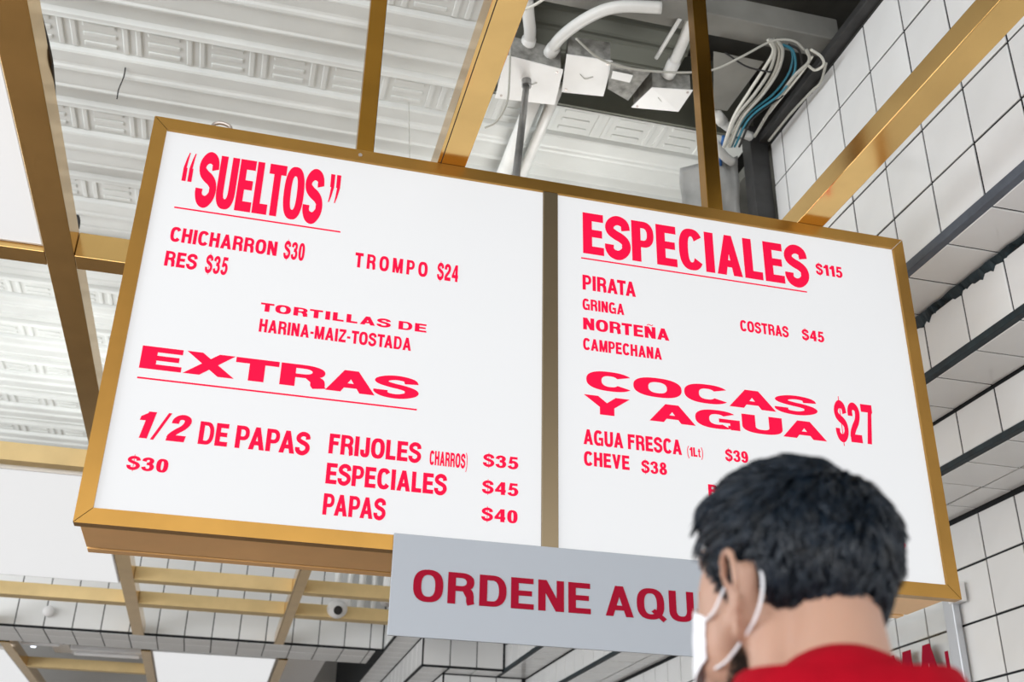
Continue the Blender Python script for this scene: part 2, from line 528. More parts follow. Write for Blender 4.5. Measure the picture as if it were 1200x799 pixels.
def jag(x, y, z, L, axis_len, h, m, parent, name, plane):
    """uneven bead of sealant running along Y"""
    bb = B()
    N = int(L/0.015)
    top = []; bot = []
    for i in range(N+1):
        yy = y+L*i/N
        a = h*(.85+0.8*noise.noise(Vector((yy*9, 1.3, z)))+0.7*noise.noise(Vector((yy*45, 5.1, z))))
        b = h*(0.25+0.3*noise.noise(Vector((yy*14, 8.3, z))))
        top.append((yy, b)); bot.append((yy, a))
    prev = None
    for (yy, b), (_, a) in zip(top, bot):
        # triangle section hugging the inner corner: along soffit (toward -X) and down the face
        s0 = bb.bm.verts.new((x+.004, yy, z+.004))
        s1 = bb.bm.verts.new((x-TH-0.012-max(b, .004), yy, z-.007-TH))
        s2 = bb.bm.verts.new((x-TH-.003, yy, z-TH-max(a, .006)))
        s3 = bb.bm.verts.new((x+.004, yy, z-max(a, .006)-TH-.004))
        cur = (s0, s1, s2, s3)
        if prev:
            for k in range(4):
                bb.bm.faces.new((prev[k], prev[(k+1) % 4], cur[(k+1) % 4], cur[k]))
        prev = cur
    return bb.build(name, m, parent)

def joints(a, b, step, off=0.0):
    k0 = math.ceil((a-off)/step-1e-6); out = [a]
    k = k0
    while off+k*step < b-1e-6:
        if off+k*step > a+1e-6: out.append(off+k*step)
        k += 1
    out.append(b)
    return out

def struct(name, bb, m):
    o = bb.build(name, m, origin=(0, 0, 0))
    o['kind'] = 'structure'
    return o

P = 0.24
OFF = -0.008
Y0, Y1 = -2.17, 6.95
NEAR = 5.03
# floor, back wall, right wall
struct('floor', B().box(-7, 3.6, -8, 13, -.1, 0), FLOORM)
struct('wall_back', B().box(-7, 3.6, 12.0, 12.1, 0, 5.2), WALLP)

wr = struct('wall_right', B().box(3.485, 3.62, Y0-.6, 12, 0, 2.89), GROUT)
zs = [1.464, 1.704, 1.944, 2.184, 2.424, 2.662, 2.868]
tiles(wr, 'X', 3.485, joints(-.73, 4.55, P, OFF), zs[1:])
tile_field(wr, 'X', 3.485, joints(4.552, 12, P, OFF), zs[1:])
tile_field(wr, 'X', 3.485, joints(Y0-.6, -.73, P, OFF), [0.024, .264, .504, .744, .984, 1.224]+zs)
tile_field(wr, 'X', 3.485, joints(-.73, 12, P, OFF), [0.024, .264, .504, .744, .984, 1.224, 1.464, 1.704])

def edge_strip(x, z, y0, y1, parent, m=STRIP, h=.034):
    B().box(x-.013, x+.02, y0, y1, z-.002, z+h, .003).build('edge_trim', m, parent)

# trim_1: upper face A with its soffit (Z=3.37)
t1 = struct('trim_1', B().box(2.60, 2.95, Y0-.6, 1.062, 3.37, 4.56).box(2.60, 2.95, 1.062, 12, 3.37, 3.60).box(2.95, 3.62, Y0-.6, 12, 3.37, 3.7), GROUT)
A_Z = [3.404, 3.615, 3.845, 4.08, 4.312, 4.552]
tiles(t1, 'X', 2.60, joints(-1.45, 1.06, P, OFF), A_Z)
tile_field(t1, 'X', 2.60, joints(Y0-.6, -1.45, P, OFF), A_Z)
tile_field(t1, 'X', 2.60, joints(1.062, Y1, P, OFF), [3.404, 3.60])
tiles(t1, 'Z', 3.37, [2.612, 2.826], joints(-1.45, NEAR, P, OFF))
tile_field(t1, 'Z', 3.37, [2.612, 2.826], joints(NEAR, Y1, P, OFF))
NR = joints(Y0-.6, -1.45, P, OFF)
tile_field(t1, 'Z', 3.37, [2.612, 2.826], NR)
edge_strip(2.60, 3.37, Y0-.6, Y1, t1)
# trim_2: face B and its soffit (Z=3.11)
t2 = struct('trim_2', B().box(2.83, 3.62, Y0-.6, 12, 3.11, 3.37), GROUT)
tiles(t2, 'X', 2.83, joints(-1.45, NEAR, P, OFF), [3.135, 3.345])
tile_field(t2, 'X', 2.83, joints(NEAR, Y1, P, OFF), [3.135, 3.345])
tiles(t2, 'Z', 3.11, [2.842, 3.086], joints(-1.45, NEAR, P, OFF))
tile_field(t2, 'Z', 3.11, [2.842, 3.086], joints(NEAR, 7.2, P, OFF))
tile_field(t2, 'X', 2.83, NR, [3.135, 3.345])
tile_field(t2, 'Z', 3.11, [2.842, 3.086], NR)
edge_strip(2.83, 3.11, Y0-.6, 7.2, t2, GROUT_T, .026)
jag(2.83, -1.5, 3.37, 8.4, 0, .036, GROUT_T, t2, 'sealant', 0)
# trim_3: face C and its two-row soffit (Z=2.89)
t3 = struct('trim_3', B().box(3.09, 3.62, Y0-.6, 12, 2.89, 3.11), GROUT)
tiles(t3, 'X', 3.09, joints(-1.45, NEAR, P, OFF), [2.912, 3.098])
tile_field(t3, 'X', 3.09, joints(NEAR, 7.4, P, OFF), [2.912, 3.098])
tiles(t3, 'Z', 2.89, [3.102, 3.335, 3.48], joints(-1.45, NEAR, P, OFF))
tile_field(t3, 'Z', 2.89, [3.102, 3.335, 3.48], joints(NEAR, 7.4, P, OFF))
tile_field(t3, 'X', 3.09, NR, [2.912, 3.098])
tile_field(t3, 'Z', 2.89, [3.102, 3.335, 3.48], NR)
edge_strip(3.09, 2.89, Y0-.6, 7.4, t3, GROUT_T, .022)

# trim_4: beam across the back with tiled face and soffit, and the nested corner block on its right
t4 = struct('trim_4', B().box(-4.5, 1.85, 7.75, 8.42, 3.37, 4.62).box(1.85, 2.60, 6.2, 8.42, 3.37, 4.62).box(1.85, 2.60, 8.42, 12, 3.37, 4.62), GROUT)
tiles(t4, 'Y', 7.75, joints(-2.4, 1.84, P, .04), [3.385, 3.62, 3.86, 4.10, 4.34, 4.58])
tile_field(t4, 'Y', 7.75, joints(-4.5, -2.4, P, .04), [3.385, 3.62, 3.86, 4.10, 4.34, 4.58])
tiles(t4, 'Z', 3.37, joints(-2.4, 1.78, P, .04), [7.765, 8.05, 8.41])
tiles(t4, 'X', 1.85, joints(6.2, 7.74, P, 7.74), [3.385, 3.62, 3.86, 4.10, 4.34, 4.58])
tiles(t4, 'Z', 3.37, [1.86, 2.075], joints(6.2, 12, P, 7.75))
# trim_5: nested blocks stepping down to the right wall
t5 = struct('trim_5', B().box(2.08, 2.83, 6.95, 12, 3.11, 3.37).box(2.32, 3.09, 7.2, 12, 2.89, 3.11).box(2.6, 3.49, 7.6, 12, 1.9, 2.89), GROUT)
tiles(t5, 'Y', 6.95, joints(2.09, 2.82, .24, 2.09), [3.125, 3.36])
tiles(t5, 'X', 2.08, joints(6.96, 11.9, P, 6.96), [3.125, 3.36])
tiles(t5, 'Z', 3.11, [2.09, 2.315], joints(6.96, 11.9, P, 6.96))
tiles(t5, 'Z', 3.11, joints(2.32, 2.83, .24, 2.09), [6.96, 7.19])
tiles(t5, 'Y', 7.2, joints(2.33, 3.08, .24, 2.33), [2.905, 3.10])
tiles(t5, 'X', 2.32, joints(7.21, 11.9, P, 7.21), [2.905, 3.10])
tiles(t5, 'Z', 2.89, [2.33, 2.59], joints(7.21, 11.9, P, 7.21))
tiles(t5, 'Y', 7.6, joints(2.62, 3.48, .24, 2.62), [2.15, 2.39, 2.64, 2.88])

tile_field(t5, 'X', 2.60, joints(7.61, 11.9, P, 7.61), [1.92, 2.15, 2.39, 2.64, 2.88])
tile_field(t5, 'Z', 1.90, joints(2.61, 3.47, P, 2.61), joints(7.61, 11.9, P, 7.61))
tile_field(t5, 'Y', 7.6, joints(2.62, 3.48, .24, 2.62), [1.92, 2.15])

# ---------------------------------------------------------------- steel deck ceiling
def deck_mesh(x0, x1, rows_xoff, dm=None):
    bb = B()
    D = .625
    prof = [(0, -.004), (.008, -.008), (.016, -.002), (.02, .018), (.212, .018), (.218, -.004), (.226, -.010), (.30, -.008), (.312, -.012), (.320, -.020), (.332, -.024), (.344, -.020), (.352, -.012),
            (.362, -.006), (.462, -.006), (.470, -.014), (.480, -.014), (.486, .0), (.50, .035), (.60, .022), (.612, .0), (.625, -.004)]
    # ribs run along X, profile along Y
    lo = [bb.bm.verts.new((x0, y, z)) for y, z in prof]
    hi = [bb.bm.verts.new((x1, y, z)) for y, z in prof]
    lo2 = [bb.bm.verts.new((x0, y, .075)) for y, z in (prof[0], prof[-1])]
    hi2 = [bb.bm.verts.new((x1, y, .075)) for y, z in (prof[0], prof[-1])]
    for i in range(len(prof)-1):
        bb.bm.faces.new((lo[i], lo[i+1], hi[i+1], hi[i]))
    bb.bm.faces.new((lo2[0], hi2[0], hi2[1], lo2[1]))
    bmesh.ops.recalc_face_normals(bb.bm, faces=bb.bm.faces[:])
    # embossing in the recessed band
    x = x0+.05+rows_xoff
    while x < x1-.3:
        for k in range(3):
            bb.box(x, x+.14, .036+k*.062, .062+k*.062, .011, .022, .005)
        for k in range(2):
            bb.box(x+.165+k*.055, x+.191+k*.055, .032, .204, .011, .022, .005)
        x += .272
    me = bpy.data.meshes.new('deck_panel')
    for f in bb.bm.faces: f.smooth = False
    bb.bm.to_mesh(me); bb.bm.free()
    me.materials.append(dm or DECK)
    return me
cl = struct('ceiling', B().box(-7, 3.62, -8, 13, 5.10, 5.2).box(3.55, 3.62, -8, 12, 3.7, 5.1).box(-7, 3.62, -8, -7.9, 4.6, 5.1).box(-7, -6.9, -8, 13, 4.6, 5.1).box(-7, -4.38, -8, 13, 4.66, 4.7).box(-4.4, 2.6, -8, -3.19, 4.66, 4.7).box(2.6, 3.6, -3, 13, 4.56, 4.62), SLAB)
DZ = 4.66
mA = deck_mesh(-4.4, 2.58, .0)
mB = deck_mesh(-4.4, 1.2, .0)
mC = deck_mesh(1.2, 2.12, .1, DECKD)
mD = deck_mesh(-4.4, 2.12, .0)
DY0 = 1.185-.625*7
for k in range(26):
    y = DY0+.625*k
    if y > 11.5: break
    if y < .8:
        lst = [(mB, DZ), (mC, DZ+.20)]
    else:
        lst = [(mA, DZ)]
    for me, z in lst:
        o = bpy.data.objects.new('deck_panel', me)
        COL.objects.link(o); o.parent = cl
        o.location = (0, y, z)
# lips around the raised bay
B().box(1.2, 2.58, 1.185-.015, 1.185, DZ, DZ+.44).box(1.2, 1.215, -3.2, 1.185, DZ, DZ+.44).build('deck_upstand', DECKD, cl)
B().box(2.12, 2.14, -3.2, 1.17, DZ+.27, DZ+.44).build('void_side', SLAB, cl)
# purlins near the tiled wall
B().box(1.22, 2.6, 0.4007, 0.4007+.12, 4.62, 4.74, .006).build('purlin', CONC, cl)
B().box(1.9, 2.6, -.62, -.50, 4.62, 4.74, .006).build('purlin', CONC, cl)
B().box(2.545, 2.60, Y0, 1.09, 4.562, 4.60, .004).build('edge_channel', POST, cl)

# ---------------------------------------------------------------- lit menu sign
W, ZT, ZB = 2.44, 3.356, 2.135
S = empty('menu_sign', (1.22, 0.14, ZB), 'wide gold framed lightbox menu with two white panels and red prices', 'sign')
fw = .040
def rail(pts, name='frame_rail'):
    # pts: outline in X,Z; front at Y=-.004, depth .034
    bb = B().poly([(x, -.004, z) for x, z in pts], (0, .034, 0))
    return bb.build(name, GOLD_F, S)
e = .0012
rail([(0+e, ZT), (W-e, ZT), (W-fw-e, ZT-fw), (fw+e, ZT-fw)])
rail([(0+e, ZB), (W-e, ZB), (W-fw-e, ZB+fw), (fw+e, ZB+fw)])
rail([(0, ZB+e), (0, ZT-e), (fw, ZT-fw-e), (fw, ZB+fw+e)])
rail([(W, ZB+e), (W, ZT-e), (W-fw, ZT-fw-e), (W-fw, ZB+fw+e)])
B().box(1.176, 1.223, -.003, .02, ZB+fw, ZT-fw, .0015).build('divider', BRONZE, S)
bx = B().box(.012, 2.41, .03, .230, ZB+.004, ZT-.002, .002).build('box_shell', COPPER, S)
B().box(.020, 2.40, .230, .246, ZB+.010, ZT-.01).build('groove', SEAM, S)
B().box(.012, 2.41, .246, .284, ZB+.004, ZT-.002, .002).build('back_rim', COPPER, S)
def pan(x0, x1):
    return B().box(x0, x1, .006, .012, ZB+fw-.004, ZT-fw+.004).build('light_panel', LIT, S)
PL = pan(fw-.004, 1.18)
PR = pan(1.22, W-fw+.004)
for x in (.60,):
    B().tube([(x, -.007, ZT-.02), (x, -.003, ZT-.02)], .006, 10).build('screw', STEEL, S)
TEXTS = [
    (0, 'SUELTOS', 0.149, 0.5025, 3.0829, 3.2606, 0),
    (0, '“', 0.1038, 0.1321, 3.1549, 3.2531, 0),
    (0, '”', 0.5205, 0.551, 3.1589, 3.2582, 0),
    (0, 'CHICHARRON', 0.1011, 0.3932, 2.9527, 2.9991, 0),
    (0, '$30', 0.4129, 0.4706, 2.9492, 3.0064, 0),
    (0, 'RES', 0.0985, 0.1833, 2.8734, 2.9204, 0),
    (0, '$35', 0.2074, 0.2667, 2.8695, 2.9256, 0),
    (0, 'TROMPO', 0.6145, 0.827, 2.954, 3.0025, 0),
    (0, '$24', 0.8565, 0.918, 2.9518, 3.0078, 0),
    (0, 'TORTILLAS DE', 0.3695, 0.8338, 2.7734, 2.7994, 0),
    (0, 'HARINA-MAIZ-TOSTADA', 0.3727, 0.7929, 2.71, 2.7496, 0),
    (0, 'EXTRAS', 0.0835, 0.8188, 2.5618, 2.6265, 0),
    (0, '1/2', 0.0999, 0.2254, 2.3697, 2.4433, 0.0142),
    (0, 'DE PAPAS', 0.2589, 0.5417, 2.3698, 2.4322, 0),
    (0, '$30', 0.0984, 0.197, 2.2841, 2.3194, 0),
    (0, 'FRIJOLES', 0.5919, 0.8383, 2.3815, 2.4374, 0),
    (0, 'CHARROS)', 0.863, 0.9673, 2.3795, 2.42, 0),
    (0, '$35', 1.0117, 1.1096, 2.3917, 2.4271, 0),
    (0, 'ESPECIALES', 0.5916, 0.9124, 2.2982, 2.3551, 0),
    (0, '$45', 1.0114, 1.1107, 2.315, 2.3508, 0),
    (0, 'PAPAS', 0.5917, 0.7534, 2.2143, 2.2712, 0),
    (0, '$40', 1.0118, 1.1101, 2.239, 2.2745, 0),
    (1, 'ESPECIALES', 1.3058, 2.0714, 3.1178, 3.2664, 0),
    (1, '$115', 2.1041, 2.1984, 3.1726, 3.2136, 0),
    (1, 'PIRATA', 1.3026, 1.4732, 2.9889, 3.0402, 0),
    (1, 'GRINGA', 1.3016, 1.4335, 2.9202, 2.9577, 0),
    (1, 'NORTEÑA', 1.3027, 1.5755, 2.8537, 2.8927, 0),
    (1, 'CAMPECHANA', 1.3018, 1.5485, 2.7862, 2.8247, 0),
    (1, 'COSTRAS', 1.8151, 1.9788, 2.9231, 2.9609, 0),
    (1, '$45', 2.0264, 2.1018, 2.9229, 2.96, 0),
    (1, 'COCAS', 1.3101, 2.0444, 2.6626, 2.7225, 0),
    (1, 'Y AGUA', 1.302, 2.0687, 2.5854, 2.6426, 0),
    (1, '$27', 2.1064, 2.2369, 2.5936, 2.7245, 0),
    (1, 'AGUA FRESCA', 1.2994, 1.5963, 2.4889, 2.5347, 0),
    (1, '(1Lt)', 1.6128, 1.6623, 2.4885, 2.5165, 0),
    (1, '$39', 1.7326, 1.8039, 2.4871, 2.5226, 0),
    (1, 'CHEVE', 1.2998, 1.4346, 2.4255, 2.468, 0),
    (1, '$38', 1.4711, 1.5475, 2.4227, 2.4596, 0),
    (1, 'B', 1.6713, 1.7001, 2.3689, 2.4086, 0),
    (1, '5', 2.2544, 2.286, 2.2726, 2.3113, 0),
    (2, 'ORDENE AQU', 0.8351, 1.5981, 2.0078, 2.0881, 0),
    (2, 'I', 1.6165, 1.6351, 2.0083, 2.0904, 0),
]

SO = empty('order_sign', (1.30, -.012, 2.0), 'pale grey hanging panel with crimson capitals below the lit menu', 'sign')
B().box(.778, 1.875, -.012, -.006, 1.918, 2.178, .001).build('panel', PANEL_G, SO)
for x in (.90, 1.72): B().box(x, x+.03, -.006, -.0042, 2.136, 2.172).build('hanging_clip', STEEL, SO)
HEAVY = {}
for s_ in ('SUELTOS', 'ESPECIALES'): HEAVY[(s_, True)] = (.275, .18)
for s_ in ('EXTRAS', 'COCAS', 'Y AGUA', '1/2'):
    for q_ in (0, 1): HEAVY[(s_, q_)] = (.24, .215)
for k, s, x0, x1, z0, z1, sh in TEXTS:
    if k == 2:
        lettering(s, x0, x1, z0, z1, -.0135, VINYL2, SO, sh, .125, wt=(.21, .165))
    else:
        par = PL if k == 0 else PR
        small = (z1-z0) < .03
        lettering(s, x0, x1, z0, z1, .0045, VINYL, par, sh, {'TROMPO': .32, 'TORTILLAS DE': .14, 'SUELTOS': .05, 'EXTRAS': .03, 'COCAS': .045, 'Y AGUA': .035, 'DE PAPAS': .08, 'FRIJOLES': .08, 'ESPECIALES': .08}.get(s, .105),
                  wt=HEAVY.get((s, z1-z0 > .1 or k), (.245, .188)))
for par, x0, x1, z in ((PL, .098, .565, 3.063), (PL, .084, .820, 2.534), (PR, 1.299, 2.061, 3.099)):
    B().box(x0, x1, .0045, .0057, z-.0022, z+.0022).build('underline', VINYL, par)

# hangers above the sign
for x, lab in ((.614, 'square gold hanger post over the left half of the menu'), (1.762, 'square gold hanger post over the right half of the menu, near the junction boxes')):
    h = B().box(x-.0265, x+.0265, .004, .054, ZT, DZ+.02 if x < 1 else DZ+.02, .002).build('hanger_post', GOLD)
    tag(h, lab, 'post', 'posts that hold the menu')

# ---------------------------------------------------------------- gold ceiling grid
def ybeam(x0, x1, y0, y1, h, lab, groove=None):
    root = empty('ceiling_beam', ((x0+x1)/2, (y0+y1)/2, ZT), lab, 'beam', 'long gold beams of the ceiling grid')
    B().box(x0, x1, y0, y1, ZT+.001, ZT+h, .002).build('tube', GOLD_B, root)
    if groove:
        B().box(groove, groove+.0025, y0, y1, ZT-.0004, ZT+.002).build('joint_line', SEAM, root)
    return root
ybeam(-.402, -.302, -3.4, 7.70, .10, 'long gold beam left of the menu beside the bright light panel')
ybeam(.836, .924, -3.4, 7.70, .10, 'long gold beam meeting the middle of the menu top, brightly reflecting', .846)
ybeam(2.052, 2.145, -3.4, 6.15, .075, 'long gold beam by the white tiled wall at the menu right end')
ybeam(-1.62, -1.54, -3.4, 7.70, .10, 'gold beam at the far left edge beyond the light panels')
ybeam(-1.62, -1.53, 8.46, 11.9, .10, 'brown gold beam beyond the tiled beam, far left')
ybeam(-.36, -.27, 8.46, 11.9, .10, 'gold beam beyond the tiled beam, left of the far light panel')
ybeam(.93, 1.02, 8.46, 11.9, .10, 'gold beam beyond the tiled beam, right of the far light panel')
def xbeam(x0, x1, y0, y1, lab, h=.10):
    o = B().box(x0, x1, y0, y1, ZT, ZT+h, .002).build('cross_beam', GOLD_C if y0 > 3 else GOLD_B)
    tag(o, lab, 'beam', 'short gold cross beams of the ceiling grid')
xbeam(-1.54, -.403, .905, 1.0, 'short gold cross beam at the near light panel end, left of the long beam')
xbeam(-.301, .835, .905, 1.0, 'short gold cross beam running behind the menu left edge')
xbeam(-1.54, -.403, 3.22, 3.30, 'pale gold cross beam along the front of the second light panel')
xbeam(-.301, .835, 5.64, 5.74, 'pale gold cross beam under the menu, upper of the two at the back')
xbeam(.925, 1.84, 5.64, 5.74, 'pale gold cross beam above the security camera')
xbeam(-1.54, -.403, 6.42, 6.55, 'cream gold cross beam along the far tiled beam, left stretch')
xbeam(-.301, .835, 6.42, 6.55, 'cream gold cross beam along the far tiled beam, middle stretch')
xbeam(.925, 1.84, 6.42, 6.55, 'cream gold cross beam along the far tiled beam, behind the security camera')
xbeam(-1.53, -.36, 9.70, 9.80, 'orange gold cross beam low at the left beyond the tiled beam')

def light_panel(x0, x1, y0, y1, lab, z=None):
    z = z or ZT
    root = empty('ceiling_light_panel', ((x0+x1)/2, (y0+y1)/2, z-.03), lab, 'light', 'white ceiling light panels')
    B().box(x0, x1, y0, y1, z-.006, z-.001).build('diffuser', LIT2, root)
    f = .010
    bb = B()
    bb.box(x0-f, x1+f, y0-f, y0, z-.008, z+.02).box(x0-f, x1+f, y1, y1+f, z-.008, z+.02)
    bb.box(x0-f, x0, y0, y1, z-.008, z+.02).box(x1, x1+f, y0, y1, z-.008, z+.02)
    bb.build('edge_frame', WHITE_P, root)
light_panel(-1.528, -.414, -1.45, .892, 'bright white ceiling panel at the upper left edge, nearest one', ZT+.03)
light_panel(-1.52, -.414, 3.35, 5.74, 'bright white ceiling panel behind the lower left corner of the menu', ZT-.002)
light_panel(-.25, .90, 8.50, 11.2, 'bright white ceiling panel beyond the tiled beam, centre left', ZT+.02)
light_panel(-2.8, -1.64, 8.9, 11.2, 'bright white ceiling panel beyond the tiled beam, far left corner', ZT+.02)

# ---------------------------------------------------------------- overhead boxes, pipes and cables
def place_box(pts, h, lab, open_=False, cover=True):
    """pts: four corners of the bottom cover; built downwards-facing"""
    c = sum((Vector(p) for p in pts), Vector())/4
    root = empty('junction_box', c, lab, 'electrical box', 'junction boxes under the steel deck')
    bb = B()
    ins = [c+(Vector(p)-c)*.93 for p in pts]
    bb.hexa([p+Vector((0, 0, .004)) for p in ins]+[p+Vector((0, 0, h)) for p in ins])
    bb.build('box_body', RUST, root)
    bb = B().hexa([Vector(p) for p in pts]+[Vector(p)+Vector((0, 0, .004)) for p in pts])
    bb.build('cover_plate', BOXW, root)
    for i in (0, 2):
        q = c+(ins[i]-c)*.88
        B().tube([q+Vector((0, 0, -.003)), q+Vector((0, 0, .002))], .006, 8).build('screw', STEEL, root)
    m = c
    B().tube(bez([m+Vector((-.03, -.01, -.003)), m+Vector((0, .012, -.003)), m+Vector((.03, -.01, -.003))], 10), .0018, 6).build('knockout_mark', CABG, root)
    return root
place_box([(1.2434, 1.0255, 4.5), (1.5112, 0.9986, 4.5), (1.4795, 0.765, 4.5), (1.2219, 0.743, 4.5)], .12, 'white square junction box cover with a grey rod hanging from it')
place_box([(1.5221, 0.9297, 4.52), (1.7088, 0.907, 4.52), (1.6728, 0.6785, 4.52), (1.472, 0.6908, 4.52)], .11, 'white junction box cover in the middle of the row')
place_box([(1.846, 0.9222, 4.5), (2.0478, 0.8699, 4.48), (2.0631, 0.7393, 4.5), (1.8854, 0.7718, 4.5)], .09, 'white junction box cover hanging askew beside the right hanger post')
ob = empty('open_box', (1.8094, 0.8387, 4.56), 'open metal box with loose foil and wires between two junction boxes', 'electrical box')
B().hexa([(1.7016, 0.8297, 4.5), (1.8152, 0.8817, 4.5), (1.8421, 0.6797, 4.5), (1.6578, 0.6587, 4.5), (1.7433, 0.9438, 4.6), (1.8605, 0.9974, 4.6), (1.8882, 0.789, 4.6), (1.6981, 0.7673, 4.6)]).build('box_body', RUST, ob)
B().hexa([(1.6895, 0.7506, 4.49), (1.7765, 0.7549, 4.49), (1.7734, 0.704, 4.49), (1.6802, 0.7019, 4.49), (1.6978, 0.773, 4.51), (1.7854, 0.7773, 4.51), (1.7822, 0.726, 4.51), (1.6884, 0.7239, 4.51)]).build('foil', BOXW, ob)
def pipe(name, pts, r, m, lab, cat='pipe', group=None, n=40, seg=14):
    o = B().tube(bez(pts, n), r, seg).build(name, m, smooth=True)
    tag(o, lab, cat, group)
    return o
def conduit(pts, r, lab, ends=True, n=40):
    c = Vector(pts[0])
    root = empty('conduit', c, lab, 'pipe', 'white painted conduits under the deck')
    P_ = bez(pts, n)
    B().tube(P_, r, 16).build('pipe', GALV, root, smooth=True)
    if ends:
        d = (P_[1]-P_[0]).normalized()
        B().tube([P_[0]-d*.005, P_[0]+d*.075], r*1.22, 16).build('coupling', GALV, root, smooth=True)
    return root
conduit([(1.4174, 0.7998, 4.58), (1.4371, 0.6621, 4.58), (1.5133, 0.5147, 4.58), (1.6079, 0.4165, 4.57), (1.7756, 0.3745, 4.57)], .025, 'fat curved white conduit arching from the first junction box to the right')
conduit([(1.326, 0.8155, 4.6), (1.3184, 0.7198, 4.62), (1.2832, 0.62, 4.64), (1.2214, 0.4348, 4.66)], .026, 'short fat white conduit rising beside the pale beam')
conduit([(1.9509, 0.7398, 4.56), (1.9519, 0.5729, 4.6), (1.9338, 0.39, 4.62)], .024, 'white conduit rising behind the right hanger post', True, 12)
conduit([(1.5259, 0.9809, 4.6), (1.579, 2.8232, 4.6)], .026, 'straight white conduit running back from between the first two boxes', False, 4)
conduit([(1.4392, 1.0541, 4.59), (1.477, 3.0761, 4.59)], .036, 'straight white conduit running back behind the grey rod', False, 4)
conduit([(2.2533, 0.9229, 4.56), (2.3415, 0.9885, 4.55), (2.4813, 1.029, 4.55)], .022, 'short curved white conduit beside the right hanger post', True, 12)
conduit([(2.2956, 1.0469, 4.5), (2.3818, 1.1253, 4.49), (2.4434, 1.1642, 4.49)], .022, 'short white conduit stub below the cable bundle', False, 12)
rod = empty('drop_rod', (1.3476, 0.8762, 4.49), 'thin dark grey rod dropping from the first junction box to the menu', 'rod')
B().tube([(1.3506, 0.887, 4.49), (1.1762, 0.36, 3.5979)], .0145, 14).build('rod', GREYP, rod, smooth=True)
B().tube([(1.3462, 0.8715, 4.5), (1.3444, 0.863, 4.46)], .021, 12).build('fitting', GREYP, rod)
cb = empty('ceiling_bracket', (1.8443, 0.4033, 4.6), 'pale square bracket at the top end of the arched conduit', 'bracket')
B().hexa([(1.7879, 0.4497, 4.6), (1.9453, 0.4469, 4.6), (1.8842, 0.3025, 4.6), (1.7518, 0.32, 4.6), (1.8137, 0.509, 4.66), (1.974, 0.5061, 4.66), (1.9118, 0.3591, 4.66), (1.777, 0.3769, 4.66)]).build('plate', CONC, cb)
pipe('rod_stub', [(1.8699, 0.6723, 4.58), (1.8866, 0.4426, 4.6)], .009, GALV, 'thin pale rod leaning beside the right hanger post', 'rod', n=4)
blk = B().hexa([(2.0778, 0.5455, 4.56), (2.311, 0.5465, 4.56), (2.3005, 0.8967, 4.56), (2.2358, 0.9024, 4.56), (2.1199, 0.6279, 4.64), (2.3589, 0.629, 4.64), (2.3481, 0.9879, 4.64), (2.2819, 0.9937, 4.64)]).build('duct_stub', CONC)
tag(blk, 'grey plastered duct stub right of the right hanger post', 'duct')

def cable(name, pts, r, m, lab, group='loose cables under the deck', n=36):
    return pipe(name, pts, r, m, lab, 'cable', group, n, 7)
cable('cable', [(1.2393, 0.7424, 4.55), (1.2416, 0.7547, 4.4), (1.2379, 0.774, 4.28), (1.2097, 0.8309, 4.22), (1.167, 0.8635, 4.2)], .0045, CABG, 'thin pale cable looping down beside the pale beam')
cable('cable', [(1.4596, 0.5227, 4.46), (1.571, 0.5842, 4.44), (1.6766, 0.59, 4.42), (1.7945, 0.5842, 4.42), (1.9347, 0.5557, 4.42), (2.0473, 0.5073, 4.42), (2.1414, 0.4181, 4.44), (2.2528, 0.3616, 4.5), (2.3366, 0.338, 4.5), (2.4013, 0.3729, 4.5)], .005, CABG, 'long sagging cable crossing in front of the junction boxes')
cable('cable', [(1.1762, 0.4954, 4.5), (1.2407, 0.421, 4.48), (1.2981, 0.307, 4.46)], .006, CABW, 'short pale cable over the fat conduit at the top edge')
